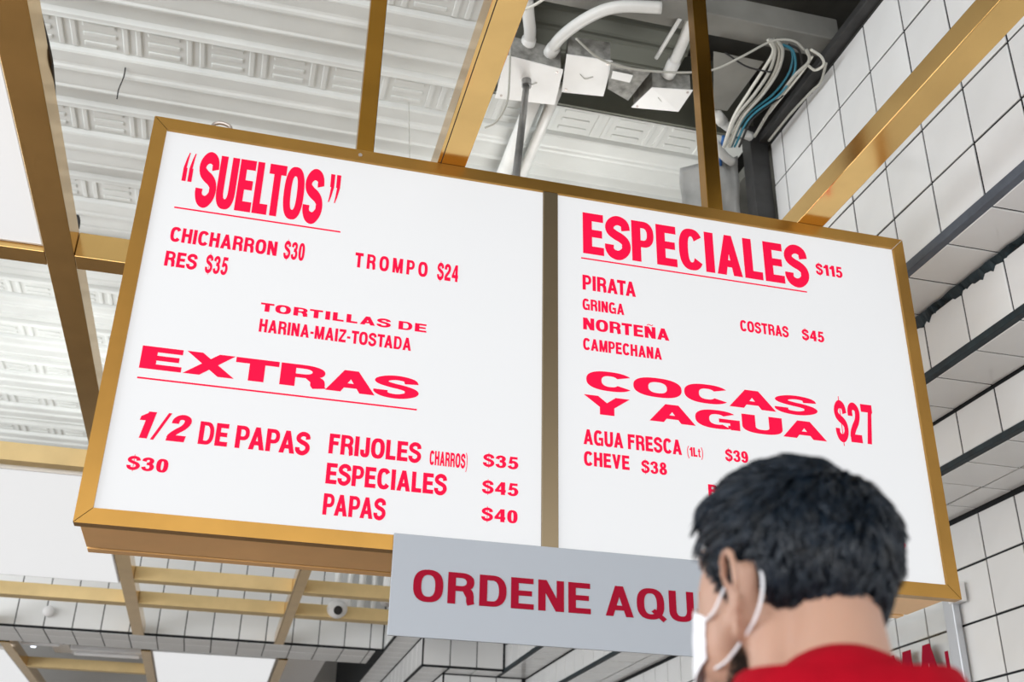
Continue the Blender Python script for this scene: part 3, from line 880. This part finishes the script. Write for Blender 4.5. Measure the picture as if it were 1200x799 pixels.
bundle = [
    ([(2.266, 0.4167, 4.56), (2.3092, 0.4567, 4.54), (2.3099, 0.5664, 4.52), (2.3024, 0.6954, 4.5), (2.2999, 0.8422, 4.48), (2.3351, 1.0275, 4.46)], 0.0075, CABW, 'leftmost pale strand of the cable bundle by the tiled wall'),
    ([(2.2699, 0.404, 4.55), (2.3099, 0.4448, 4.53), (2.3325, 0.5478, 4.51), (2.3252, 0.6762, 4.49), (2.3047, 0.8276, 4.47), (2.3314, 1.0145, 4.45)], 0.0075, CABG, 'second grey strand of the cable bundle by the tiled wall'),
    ([(2.2861, 0.411, 4.56), (2.3326, 0.4502, 4.54), (2.3612, 0.5519, 4.52), (2.3583, 0.6795, 4.5), (2.3309, 0.8334, 4.48), (2.3549, 1.0218, 4.46)], 0.0075, CABW, 'third pale strand of the cable bundle by the tiled wall'),
    ([(2.294, 0.3972, 4.55), (2.3402, 0.4362, 4.53), (2.3664, 0.5382, 4.51), (2.3597, 0.6664, 4.49), (2.3322, 0.8198, 4.47), (2.3564, 1.0074, 4.45)], 0.0075, CABG, 'fourth grey strand of the cable bundle by the tiled wall'),
    ([(2.327, 0.4317, 4.56), (2.3841, 0.4357, 4.54), (2.4214, 0.5349, 4.52), (2.4093, 0.6651, 4.5), (2.3497, 0.8281, 4.48), (2.3697, 1.0176, 4.46)], 0.0055, CABT, 'teal strand of the cable bundle by the tiled wall'),
    ([(2.3339, 0.4182, 4.55), (2.3829, 0.4242, 4.53), (2.4357, 0.5186, 4.51), (2.4305, 0.6464, 4.49), (2.3644, 0.8107, 4.47), (2.377, 1.0015, 4.45)], 0.0055, CABT, 'second teal strand of the cable bundle by the tiled wall'),
    ([(2.3615, 0.422, 4.56), (2.4137, 0.4273, 4.54), (2.4663, 0.5222, 4.52), (2.4571, 0.6516, 4.5), (2.3867, 0.8176, 4.48), (2.4039, 1.0078, 4.46)], 0.0055, CABK, 'rightmost black strand of the cable bundle by the tiled wall'),
    ([(2.4115, 0.3701, 4.5), (2.457, 0.4334, 4.5), (2.4411, 0.5391, 4.5), (2.4447, 0.7462, 4.5), (2.4637, 0.9655, 4.5)], 0.0075, CABG, 'long grey strand dropping beside the tiled wall, nearest the corner post'),
    ([(2.4553, 0.4009, 4.5), (2.4604, 0.4995, 4.5), (2.4539, 0.6825, 4.5), (2.449, 0.8391, 4.5)], 0.006, CABW, 'short pale strand beside the long grey one'),
    ([(2.4284, 0.3653, 4.5), (2.4894, 0.3913, 4.5), (2.5258, 0.4361, 4.5), (2.5071, 0.475, 4.5), (2.4604, 0.4546, 4.5)], 0.006, CABW, 'small pale cable loop near the tiled wall top'),
    ([(2.3278, 1.0042, 4.5), (2.3654, 1.1162, 4.5), (2.4182, 1.2435, 4.5)], 0.009, CABB, 'blue strand at the lower end of the cable bundle'),
    ([(2.0982, 0.4798, 4.5), (2.2202, 0.5335, 4.5), (2.3214, 0.5387, 4.5), (2.3353, 0.5348, 4.5)], 0.004, CABK, 'thin black cable crossing the cable bundle'),
    ([(2.5308, 0.4236, 4.5), (2.5692, 0.5374, 4.5), (2.5599, 0.6105, 4.5), (2.5453, 0.78, 4.5), (2.5423, 0.9766, 4.5)], 0.006, CABG, 'cable lying along the top edge of the tiled wall'),
]
cbn = empty('cable_bundle', bundle[0][0][0], 'bundle of pale, teal and black cables hanging from the dark gap by the tiled wall', 'cable')
for pts, r, m, lab in bundle:
    st = B().tube(bez(pts, 36), r, 7).build('strand', m, cbn, smooth=True)
    if m in (CABT, CABB, CABK): st['label'] = {CABT: 'teal strand', CABB: 'blue strand', CABK: 'black strand'}[m]
cable('cable', [(1.4452, 0.2066, 4.5), (-0.3321, -0.2151, 3.52), (-0.3014, -0.0811, 3.46), (-0.304, 0.0331, 3.46), (-0.3142, 0.1615, 3.47)][1:], .0055, CABK, 'thin black cable along the left gold beam', 'loose cables under the deck', 20)
cable('dangling_wire', [(-0.3706, 1.4521, 4.655), (-0.3759, 1.4951, 4.63), (-0.3963, 1.5554, 4.6), (-0.4028, 1.6007, 4.58)], .003, CABK, 'short dark wire dangling from the deck above the menu left corner', 'wires dangling from the deck', 10)
cable('dangling_wire', [(0.9062, 1.3708, 4.68), (0.9138, 1.3406, 4.5), (0.9205, 1.2998, 4.3)], .0018, CABG, 'hair thin wire hanging between the post and the pale beam', 'wires dangling from the deck', 8)
cable('dangling_wire', [(-0.6955, 2.7845, 4.65), (-0.6781, 2.8026, 4.62), (-0.6773, 2.8274, 4.58)], .010, CABK, 'short black cable end by the left beam above the cross beam', 'wires dangling from the deck', 8)
hk = empty('clip', (.185, .03, ZT), 'small steel clip behind the menu top edge near its left corner', 'clip')
B().tube(bez([(.163, .03, ZT+.001), (.163, .03, ZT+.028), (.185, .03, ZT+.038), (.212, .03, ZT+.028), (.212, .03, ZT+.001)], 16), .006, 8).build('wire_loop', STEEL, hk)

# corner post and plastic sheet
po = B().box(2.50, 2.592, 1.075, 1.16, 3.61, 4.655, .003).build('corner_post', POST)
tag(po, 'dark steel post in the corner where the tiled wall ends', 'post')
bb = B()
NX, NZ = 14, 40
grid = []
for i in range(NX+1):
    row = []
    for j in range(NZ+1):
        u, v = i/NX, j/NZ
        x = 2.20+.30*u
        z = 3.45+(1.0+.12*u)*v
        y = 1.23+.035*noise.noise(Vector((x*7, z*3, 2)))+.02*noise.noise(Vector((x*18, z*9, 5)))
        row.append(bb.bm.verts.new((x, y, z)))
    grid.append(row)
for i in range(NX):
    for j in range(NZ):
        bb.bm.faces.new((grid[i][j], grid[i+1][j], grid[i+1][j+1], grid[i][j+1]))
sh = bb.build('plastic_sheet', PLASTIC, smooth=True)
sh.modifiers.new('t', 'SOLIDIFY').thickness = .003
tag(sh, 'crumpled grey plastic sheet beside the dark corner post', 'sheet')

# ---------------------------------------------------------------- back of the shop
sc = empty('security_camera', (1.2585, 6.4, 3.4064), 'white dome security camera with a black lens on the far gold beam', 'camera')
c = Vector(sc.location)
B().ball(c+Vector((0, .02, .02)), .085, .085, .075).build('dome', WHITE_P, sc, smooth=True)
B().tube([c+Vector((0, -.045, .0)), c+Vector((.0, -.085, -.012))], .036, 16).build('lens', BLACKG, sc)
B().box(c.x-.05, c.x+.09, c.y+.02, c.y+.04, c.z+.06, c.z+.12).build('mount', WHITE_P, sc)
dt = B().ball((-1.1345, 7.7, 3.5113), .05, .03, .05).build('smoke_detector', WHITE_P, smooth=True)
tag(dt, 'small round white detector on the far tiled beam, left', 'detector')
for i, (px, m, wd) in enumerate(((404, GALV, .035), (414, GALV, .03), (428, GALV, .04), (440, GALV, .03))):
    x = 1.36+.115*i
    o = B().tube([(x, 7.60, 3.62), (x, 7.60, 4.64)], wd, 12).build('riser_pipe', m, smooth=True)
    tag(o, ('leftmost', 'second from left', 'third from left', 'rightmost')[i]+' of four pale pipes against the far tiled beam', 'pipe', 'riser pipes at the back')
pipe('drain_pipe', [(1.72, 6.75, 3.60), (1.76, 6.9, 3.85), (1.78, 7.3, 4.2)], .07, WHITE_P, 'fat white pipe end at the right of the far gold beams', 'pipe', n=10)
for i, (x, y, w_, lab) in enumerate(((-1.30, 8.75, .4, 'white strip lamp beyond the tiled beam, upper left'), (-.72, 9.15, .68, 'long pale strip lamp beyond the tiled beam, above the orange bar'))):
    r_ = empty('strip_lamp', (x, y, 3.5), lab, 'lamp', 'strip lamps beyond the tiled beam')
    B().box(x-w_/2, x+w_/2, y-.11, y+.11, 3.43, 3.49, .01).build('housing', WHITE_P, r_)
    B().tube([(x-w_/2+.03, y, 3.415), (x+w_/2-.03, y, 3.415)], .016, 10).build('tube', WHITE_P, r_)
for i, (x, y) in enumerate(((-1.16, 8.50), (-1.42, 9.15))):
    r_ = empty('spot_lamp', (x, y, 3.44), ('small bluish spot lamp just beyond the tiled beam', 'small bluish spot lamp low at the left edge beyond the tiled beam')[i], 'lamp', 'bluish spot lamps')
    B().tube([(x, y, 3.46), (x, y, 3.66)], .03, 12).build('housing', WHITE_P, r_)
    B().tube([(x, y, 3.452), (x, y, 3.462)], .026, 12).build('bulb', LAMP, r_)
dk = B().box(-2.6, -.45, 10.0, 10.5, 3.75, 4.25, .01).build('air_duct', DUCT)
tag(dk, 'grey air duct above the orange bar beyond the tiled beam', 'duct')
dk = B().box(-1.28, -1.10, 8.44, 9.65, 3.50, 3.56, .01).build('cable_tray', WHITE_P)
tag(dk, 'pale metal tray running away beyond the tiled beam at the left', 'tray')
dk = B().box(1.05, 1.45, 8.6, 11.0, 3.5, 3.62, .01).build('wall_light', WHITE_P)
tag(dk, 'white slab fixture beyond the tiled beam, right of the far light panel', 'fixture')

# ---------------------------------------------------------------- acrylic notice on the right wall
N_ = empty('wall_notice', (3.45, 2.2, 1.9), 'clear acrylic notice with red letters on the tiled wall behind the man', 'sign')
B().box(3.440, 3.446, 1.47, 3.2, 1.5, 2.545, .001).build('acrylic_sheet', GLASS, N_)
B().box(3.435, 3.470, 1.405, 1.475, 1.45, 2.56, .004).build('edge_profile', ALU, N_)
B().box(3.43, 3.47, 1.345, 1.425, 2.515, 2.60, .004).build('top_clip', WHITE_P, N_)
lettering('MA', -1.97, -1.545, 2.17, 2.385, 3.437, VINYL2, N_, .0, .10, axis='X')
lettering('I', -1.515, -1.49, 2.20, 2.33, 3.437, VINYL2, N_, .0, .10, axis='X')

# ---------------------------------------------------------------- the man in the red shirt
SKIN = vary(mat('skin', (0.40, 0.235, 0.165), 0.5), 14, 0.92, 1.05)
_sb = SKIN.node_tree.nodes['Principled BSDF']
_sb.inputs['Subsurface Weight'].default_value = 0.15
_sb.inputs['Subsurface Radius'].default_value = (0.01, 0.004, 0.002)
HAIR = vary(mat('dark_hair', (0.004, 0.008, 0.014), 0.30, spec=0.42), 60, 0.6, 2.0)
SCALP = mat('hair_base', (0.004, 0.006, 0.009), 0.8, spec=0.1)
STUB = mat('beard_stubble', (0.035, 0.027, 0.022), 0.8)
SHIRT = vary(mat('red_cotton', (0.33, 0.001, 0.010), 0.9, spec=0.1), 60, 0.9, 1.05)
JEANS = vary(mat('dark_denim', (0.02, 0.028, 0.05), 0.85), 50, 0.8, 1.2)
SHOE = mat('shoe_black', (0.02, 0.02, 0.02), 0.5)
MASK = vary(mat('white_mask_fabric', (0.80, 0.81, 0.84), 0.8), 90, 0.95, 1.02)
EYEW = mat('eye_white', (0.75, 0.74, 0.72), 0.2)
IRIS = mat('iris_brown', (0.05, 0.025, 0.012), 0.15)

HO = Vector((0.883, -1.857, 1.602))           # between the ears
yaw = math.radians(14)                          # left of +Y
HR = Matrix.Rotation(yaw, 3, 'Z') @ Matrix.Rotation(math.radians(9), 3, 'X')   # face along local +Y, chin lifted
def H(x, y, z): return HO + HR @ (Vector((x, y, z))*.93)
BYAW = math.radians(-20)
BO = Vector((0.884, -1.920, 0))
BRm = Matrix.Rotation(BYAW, 3, 'Z')
def Q(x, y, z): return BO + BRm @ Vector((x, y, z-.013 if z > 1 else z))

man = empty('person', (BO.x, BO.y, 0), 'man with short dark hair in a red shirt and white mask, seen from behind', 'person')
org = Vector(man.location)

def remeshed(bb, name, m, voxel, parent, smooth_it=4, fac=0.5):
    me = bpy.data.meshes.new('tmp')
    for v in bb.bm.verts: v.co -= org
    bb.bm.to_mesh(me); bb.bm.free()
    t = bpy.data.objects.new('tmp', me); COL.objects.link(t)
    md = t.modifiers.new('r', 'REMESH'); md.mode = 'VOXEL'; md.voxel_size = voxel; md.use_smooth_shade = True
    ms = t.modifiers.new('s', 'SMOOTH'); ms.iterations = smooth_it; ms.factor = fac
    dg = bpy.context.evaluated_depsgraph_get(); dg.update()
    nm = bpy.data.meshes.new_from_object(t.evaluated_get(dg))
    bpy.data.objects.remove(t)
    nm.materials.clear()
    o = link(name, nm, m, parent, smooth=True)
    return o

b = B()
# skull, face and jaw
b.ball(H(0, -.006, .028), .074, .096, .082, HR, 4)
b.ball(H(0, .030, -.012), .0665, .066, .080, HR, 4)
b.ball(H(0, .052, -.070), .040, .040, .040, HR, 3)                     # chin
b.ball(H(.036, .040, -.045), .030, .045, .050, HR, 3)                  # cheeks
b.ball(H(-.036, .040, -.045), .030, .045, .050, HR, 3)
b.cone(H(.060, .0, -.035), H(.030, .065, -.088), .018, .016)           # jaw line
b.cone(H(-.060, .0, -.035), H(-.030, .065, -.088), .018, .016)
b.cone(H(-.035, .080, .030), H(.035, .080, .030), .014, .014)          # brow
b.cone(H(0, .092, .018), H(0, .110, -.020), .008, .013)                # nose
b.ball(H(.010, .100, -.024), .009, .010, .008, HR); b.ball(H(-.010, .100, -.024), .009, .010, .008, HR)
b.cone(H(-.018, .088, -.050), H(.018, .088, -.050), .008, .008)        # lips
b.cone(H(-.014, .086, -.060), H(.014, .086, -.060), .009, .009)
# neck
b.cone(H(0, -.020, -.02), Q(0, .01, 1.46), .058, .060, 28)
b.cone(H(0, -.050, .0), Q(0, -.03, 1.45), .040, .050, 24)
b.cone(H(.045, -.03, -.03), Q(.045, -.01, 1.45), .024, .030)
b.cone(H(-.045, -.03, -.03), Q(-.045, -.01, 1.45), .024, .030)
# ears: helix, antihelix, lobe, concha
for s in (-1, 1):
    def E_(u, v, w):   # u: back(-)/front(+), v: up, w: outward
        if s > 0: return H(.066+w*.9, -.004+u, -.015+v*1.1)
        return H(s*(.068+w*1.3), -.022+u*1.15, -.021+v*1.18)
    rim = bez([E_(.012, -.002, .005), E_(.017, .018, .012), E_(.008, .033, .020), E_(-.010, .035, .027), E_(-.021, .020, .030), E_(-.020, .0, .026), E_(-.011, -.017, .018), E_(-.002, -.027, .010), E_(.007, -.020, .006)], 40)
    b.tube(rim, .0040, 10)
    b.tube(bez([E_(-.004, .021, .016), E_(-.011, .007, .019), E_(-.007, -.011, .014)], 12), .0042, 8)
    b.ball(E_(-.001, -.023, .009), .009, .007, .011, HR, 2)
    b.cone(E_(-.010, .022, .012), E_(-.008, -.012, .008), .010, .008, 14)
    b.cone(E_(-.002, .016, .0), E_(-.002, -.014, .0), .012, .010, 14)
    b.ball(E_(.012, -.003, .006), .005, .005, .007, HR, 2)
# torso, arms, hands, legs
b.cone(Q(0, 0, 1.30), Q(0, .01, 1.02), .135, .125, 28)
b.cone(Q(-.07, 0, 1.33), Q(.07, 0, 1.33), .115, .115, 24)
b.cone(Q(-.05, .0, .95), Q(.05, .0, .95), .13, .13, 24)
for s in (-1, 1):
    b.cone(Q(s*.03, -.01, 1.47), Q(s*.17, -.01, 1.405), .052, .056)
    sh_, el, wr_ = Q(s*.195, -.01, 1.39), Q(s*.245, -.03, 1.10), Q(s*.245, .05, .86)
    b.cone(sh_, el, .055, .042); b.cone(el, wr_, .042, .027)
    pm = Q(s*.243, .075, .785)
    b.cone(wr_, pm, .026, .036, 16)
    for fi in range(4):
        a0 = pm + BRm @ Vector((s*.004, (fi-1.5)*.019, -.028))
        L_ = (.030, .036, .034, .026)[3-fi]
        a1 = a0 + BRm @ Vector((-s*.004, .002, -L_-.012))
        a2 = a1 + BRm @ Vector((-s*.012, .004, -L_*.8))
        b.cone(a0, a1, .0095, .0088, 10); b.cone(a1, a2, .0088, .0072, 10)
    th0 = pm + BRm @ Vector((0, .030, .018)); th1 = th0 + BRm @ Vector((-s*.010, .026, -.034)); th2 = th1 + BRm @ Vector((-s*.010, .006, -.030))
    b.cone(th0, th1, .013, .011, 10); b.cone(th1, th2, .011, .008, 10)
    hp, kn, an = Q(s*.095, 0, .90), Q(s*.105, .015, .50), Q(s*.11, -.01, .09)
    b.cone(hp, kn, .088, .058); b.cone(kn, an, .056, .040)
    b.cone(an, Q(s*.12, .13, .045), .040, .030)
body = remeshed(b, 'body', SKIN, .0042, man, 3, .5)
for s in (-1, 1):
    e_ = B().ball(H(s*.031, .074, .006), .0125).build('eye', EYEW, man, smooth=True)
    B().ball(H(s*.031, .0795, .006), .0085, .0085, .0085, None, 2).build('iris', IRIS, e_, smooth=True)

# shirt, trousers, shoes
b = B()
b.cone(Q(0, 0, 1.30), Q(0, .01, .98), .148, .145, 32)
b.cone(Q(-.075, 0, 1.33), Q(.075, 0, 1.33), .128, .128, 28)
b.cone(Q(-.05, .0, .93), Q(.05, .0, .93), .150, .150, 28)
b.cone(Q(0, -.025, 1.44), Q(0, -.025, 1.475), .088, .076, 32)
for s in (-1, 1):
    b.cone(Q(s*.05, -.03, 1.455), Q(s*.18, -.015, 1.40), .060, .066, 24)
    b.cone(Q(s*.195, -.01, 1.39), Q(s*.235, -.03, 1.17), .072, .066, 24)
    b.cone(Q(s*.06, .0, 1.40), Q(s*.10, 0, 1.2), .09, .09, 24)
shirt = remeshed(b, 'shirt', SHIRT, .007, man, 6, .5)
# ribbed collar round the neck, higher at the back
ring_ = []
for k in range(33):
    a = 2*PI*k/32
    ring_.append(Q(.079*math.sin(a), -.026+.074*math.cos(a+PI), 1.498+.010*math.sin(a)**2-.034*((1-math.cos(a))/2)**2))
bb = B()
prev = None
for k, p in enumerate(ring_[:-1]):
    c0 = Q(0, -.026, p.z)
    out = (p-c0).normalized()
    sec = [bb.bm.verts.new(p+out*d+Vector((0, 0, h))) for d, h in ((.004, .021), (.010, .019), (.020, .0), (.034, -.024), (.03, -.05), (-.004, -.03), (-.002, .016))]
    if prev:
        for i in range(7): bb.bm.faces.new((prev[i], prev[(i+1) % 7], sec[(i+1) % 7], sec[i]))
    else: first = sec
    prev = sec
for i in range(7): bb.bm.faces.new((prev[i], prev[(i+1) % 7], first[(i+1) % 7], first[i]))
bb.build('collar', SHIRT, shirt, smooth=True)
b = B()
b.cone(Q(-.05, 0, .93), Q(.05, 0, .93), .143, .143, 28)
for s in (-1, 1):
    b.cone(Q(s*.09, 0, .90), Q(s*.105, .015, .50), .10, .075, 24); b.cone(Q(s*.105, .015, .5), Q(s*.11, -.01, .10), .075, .062, 24)
remeshed(b, 'trousers', JEANS, .010, man, 5)
for s in (-1, 1):
    b = B(); b.cone(Q(s*.11, -.03, .05), Q(s*.122, .16, .035), .048, .036, 20); b.cone(Q(s*.11, -.02, .06), Q(s*.11, -.01, .11), .048, .050)
    b.box(0, 0.001, 0, 0.001, 0.001, 0.002)
    remeshed(b, 'shoe', SHOE, .008, man, 3)

# hair: base shell plus locks
def lerp_tab(tab, a):
    for (a0, z0), (a1, z1) in zip(tab, tab[1:]):
        if a <= a1:
            return z0+(z1-z0)*(a-a0)/(a1-a0)
    return tab[-1][1]
# azimuth 0 = face, positive to the man's left, degrees ; hairline height
LEFT = [(0, .074), (30, .070), (52, .052), (64, .005), (72, -.012), (90, -.020), (97, -.004), (108, .012), (114, .000), (119, -.022), (128, -.030), (145, -.026), (165, -.038), (180, -.058)]
RIGHT = [(0, .074), (30, .070), (52, .052), (64, .005), (72, -.022), (83, -.018), (88, .030), (104, .036), (114, .000), (126, -.050), (150, -.072), (165, -.072), (180, -.058)]
def hairline(x, y):
    a = math.degrees(math.atan2(-x, y+.006))
    return lerp_tab(LEFT, a) if a >= 0 else lerp_tab(RIGHT, -a)
def scalp(n, off=0.0):
    """point on the scalp surface for a unit direction n (local head frame)"""
    x = n.x*(.0765+off); y = n.y*(.0985+off)-.006
    if n.z >= 0: z = n.z*(.085+off)+.028
    else:
        z = n.z*.115+.028
        k = -n.z
        x *= 1-.10*k*k; y = y*(1-.16*k) if y < 0 else y
    return Vector((x, y, z))
bb = B()
r = bmesh.ops.create_icosphere(bb.bm, subdivisions=6, radius=1)
kill = []
for v in r['verts']:
    n = v.co.normalized()
    p0 = scalp(n)
    hl = hairline(p0.x, p0.y)
    d = p0.z-hl
    th_ = .0085*min(1, max(0, (d+.004)/.022))+.0012
    nn = noise.noise(n*9)*.0032+noise.noise(n*24)*.0022
    p = scalp(n, th_+max(0, nn*min(1, d/.03)) if d > 0 else th_)
    v.co = H(*p)
    if d < -.002: kill.append(v)
bmesh.ops.delete(bb.bm, geom=kill, context='VERTS')
hair = bb.build('hair', SCALP, man, smooth=True)
rng = random.Random(3)
bb = B()
crown = Vector((.012, -.052, .105))
cnt = 0
while cnt < 2100:
    n = Vector((rng.gauss(0, 1), rng.gauss(0, 1), rng.gauss(0, 1))).normalized()
    p0 = scalp(n, .004)
    d = p0.z-hairline(p0.x, p0.y)
    if d < .001: continue
    cnt += 1
    out = Vector((n.x/.0765, n.y/.0985, n.z/.088)).normalized()
    away = (p0-crown)
    tdir = (away-out*away.dot(out))
    if tdir.length < .004: tdir = Vector((rng.uniform(-1, 1), rng.uniform(-1, 1), 0))
    tdir.normalize()
    sw = noise.noise(p0*30+Vector((3, 1, 7)))*1.6+rng.uniform(-.25, .25)
    tdir = (Matrix.Rotation(sw, 3, out) @ tdir)
    top = min(1, max(0, (p0.z-.015)/.07))
    front = min(1, max(0, (p0.y+.02)/.08))
    short = min(1, d/.035)
    L_ = (.015+.018*top+.006*front)*(.4+.6*short)*rng.uniform(.75, 1.25)
    lift = (.16+.34*top+.25*front*top)*rng.uniform(.4, 1.15)
    if top < .25: lift *= .6
    side = out.cross(tdir)
    cv = rng.uniform(-1.8, 1.8)
    ns = 5
    for q in range(ns):
        o1 = side*rng.gauss(0, .0016)+tdir*rng.gauss(0, .002)
        pts = []; p = p0+o1+out*(.0065*short)
        c2 = cv+rng.uniform(-.25, .25)
        l2 = L_*rng.uniform(.85, 1.1)
        steps = 6
        for i in range(steps+1):
            t = i/steps
            # strands of one lock close up towards the tip
            pts.append(p-o1*(t*.75))
            dd = (tdir+out*(lift*(1.05-1.9*t))+side*c2*(t-.25)*.9).normalized()
            p = p+dd*l2/steps
        r0 = rng.uniform(.0009, .0015)*(.75+.4*top)
        bb.tube([H(*v_) for v_ in pts], [r0*k for k in (.7, 1, 1, .9, .75, .5, .15)], 3, cap=False)
# thin flyaway hairs on the outline
for _ in range(260):
    n = Vector((rng.gauss(0, 1), rng.gauss(.2, 1), abs(rng.gauss(.4, .6)))).normalized()
    p0 = scalp(n, .009)
    if p0.z-hairline(p0.x, p0.y) < .02: continue
    out = n.copy(); tdir = out.cross(Vector((rng.uniform(-1, 1), rng.uniform(-1, 1), rng.uniform(-1, 1)))).normalized()
    p = p0; pts = []
    for i in range(6):
        pts.append(p.copy()); p = p+(tdir+out*(.55-.22*i)).normalized()*.005
    bb.tube([H(*q) for q in pts], .00022, 3, cap=False)
lk = bb.build('locks', HAIR, hair, smooth=True)
lk['kind'] = 'stuff'
# beard stubble on jaw and cheek
bb = B()
for _ in range(5200):
    s = rng.choice((-1, 1))
    u = rng.random(); v = rng.random()
    y = -.004+u*.075; z = -.020-.062*v-.018*u
    x = .068-.040*u*u-.012*v
    # pull outside the face surface
    p = Vector((s*x, y, z))
    dirn = Vector((s*1, .35*u, -.25)).normalized()
    base = Vector((s*(x-.014), y, z))
    bb.tube([H(*(base)), H(*(base+dirn*.0165+Vector((0, .001, -.002))))], [.0005, .0003], 3, cap=False)
bd = bb.build('beard', STUB, man)
# eyebrows
for s in (-1, 1):
    B().tube(bez([H(s*.015, .092, .034), H(s*.032, .090, .040), H(s*.050, .078, .033)], 8), .0035, 6).build('eyebrow', HAIR, man)
# mask with ear loops
def mp_(az, z, off=0.0):
    a = math.radians(az)
    w = .067-.10*max(0, -.045-z)
    return Vector((math.sin(a)*(w+off), .018+math.cos(a)*(.083+off+.010*math.cos(a)-.22*max(0, -.085-z)), z))
bb = B(); g = []
for i in range(25):
    az = -74+148*i/24
    row = []
    zt = -.012-.020*abs(az/74)**1.2; zb = -.112+.040*abs(az/74)**1.6
    for j in range(15):
        z = zt+(zb-zt)*j/14
        pl = .0003*math.sin(j/14*PI*6)
        row.append(bb.bm.verts.new(H(*mp_(az, z, .006+pl))))
    g.append(row)
for i in range(24):
    for j in range(14): bb.bm.faces.new((g[i][j], g[i+1][j], g[i+1][j+1], g[i][j+1]))
mk = bb.build('face_mask', MASK, man, smooth=True)
mk.modifiers.new('t', 'SOLIDIFY').thickness = .0012
for s in (-1, 1):
    def L2(x, y, z): return H(x*.93, y+.014, z) if s > 0 else H(-x, y, z)
    up_ = bez([L2(.0715, .040, -.036), L2(.0755, .022, -.028), L2(.077, .007, -.010), L2(.077, -.008, .012), L2(.078, -.030, .018), L2(.0775, -.046, .008), L2(.079, -.052, -.012), L2(.081, -.046, -.036), L2(.078, -.026, -.054), L2(.071, .004, -.072), L2(.062, .034, -.080)], 60)
    B().tube(up_, .0013, 8).build('ear_loop', MASK, mk)
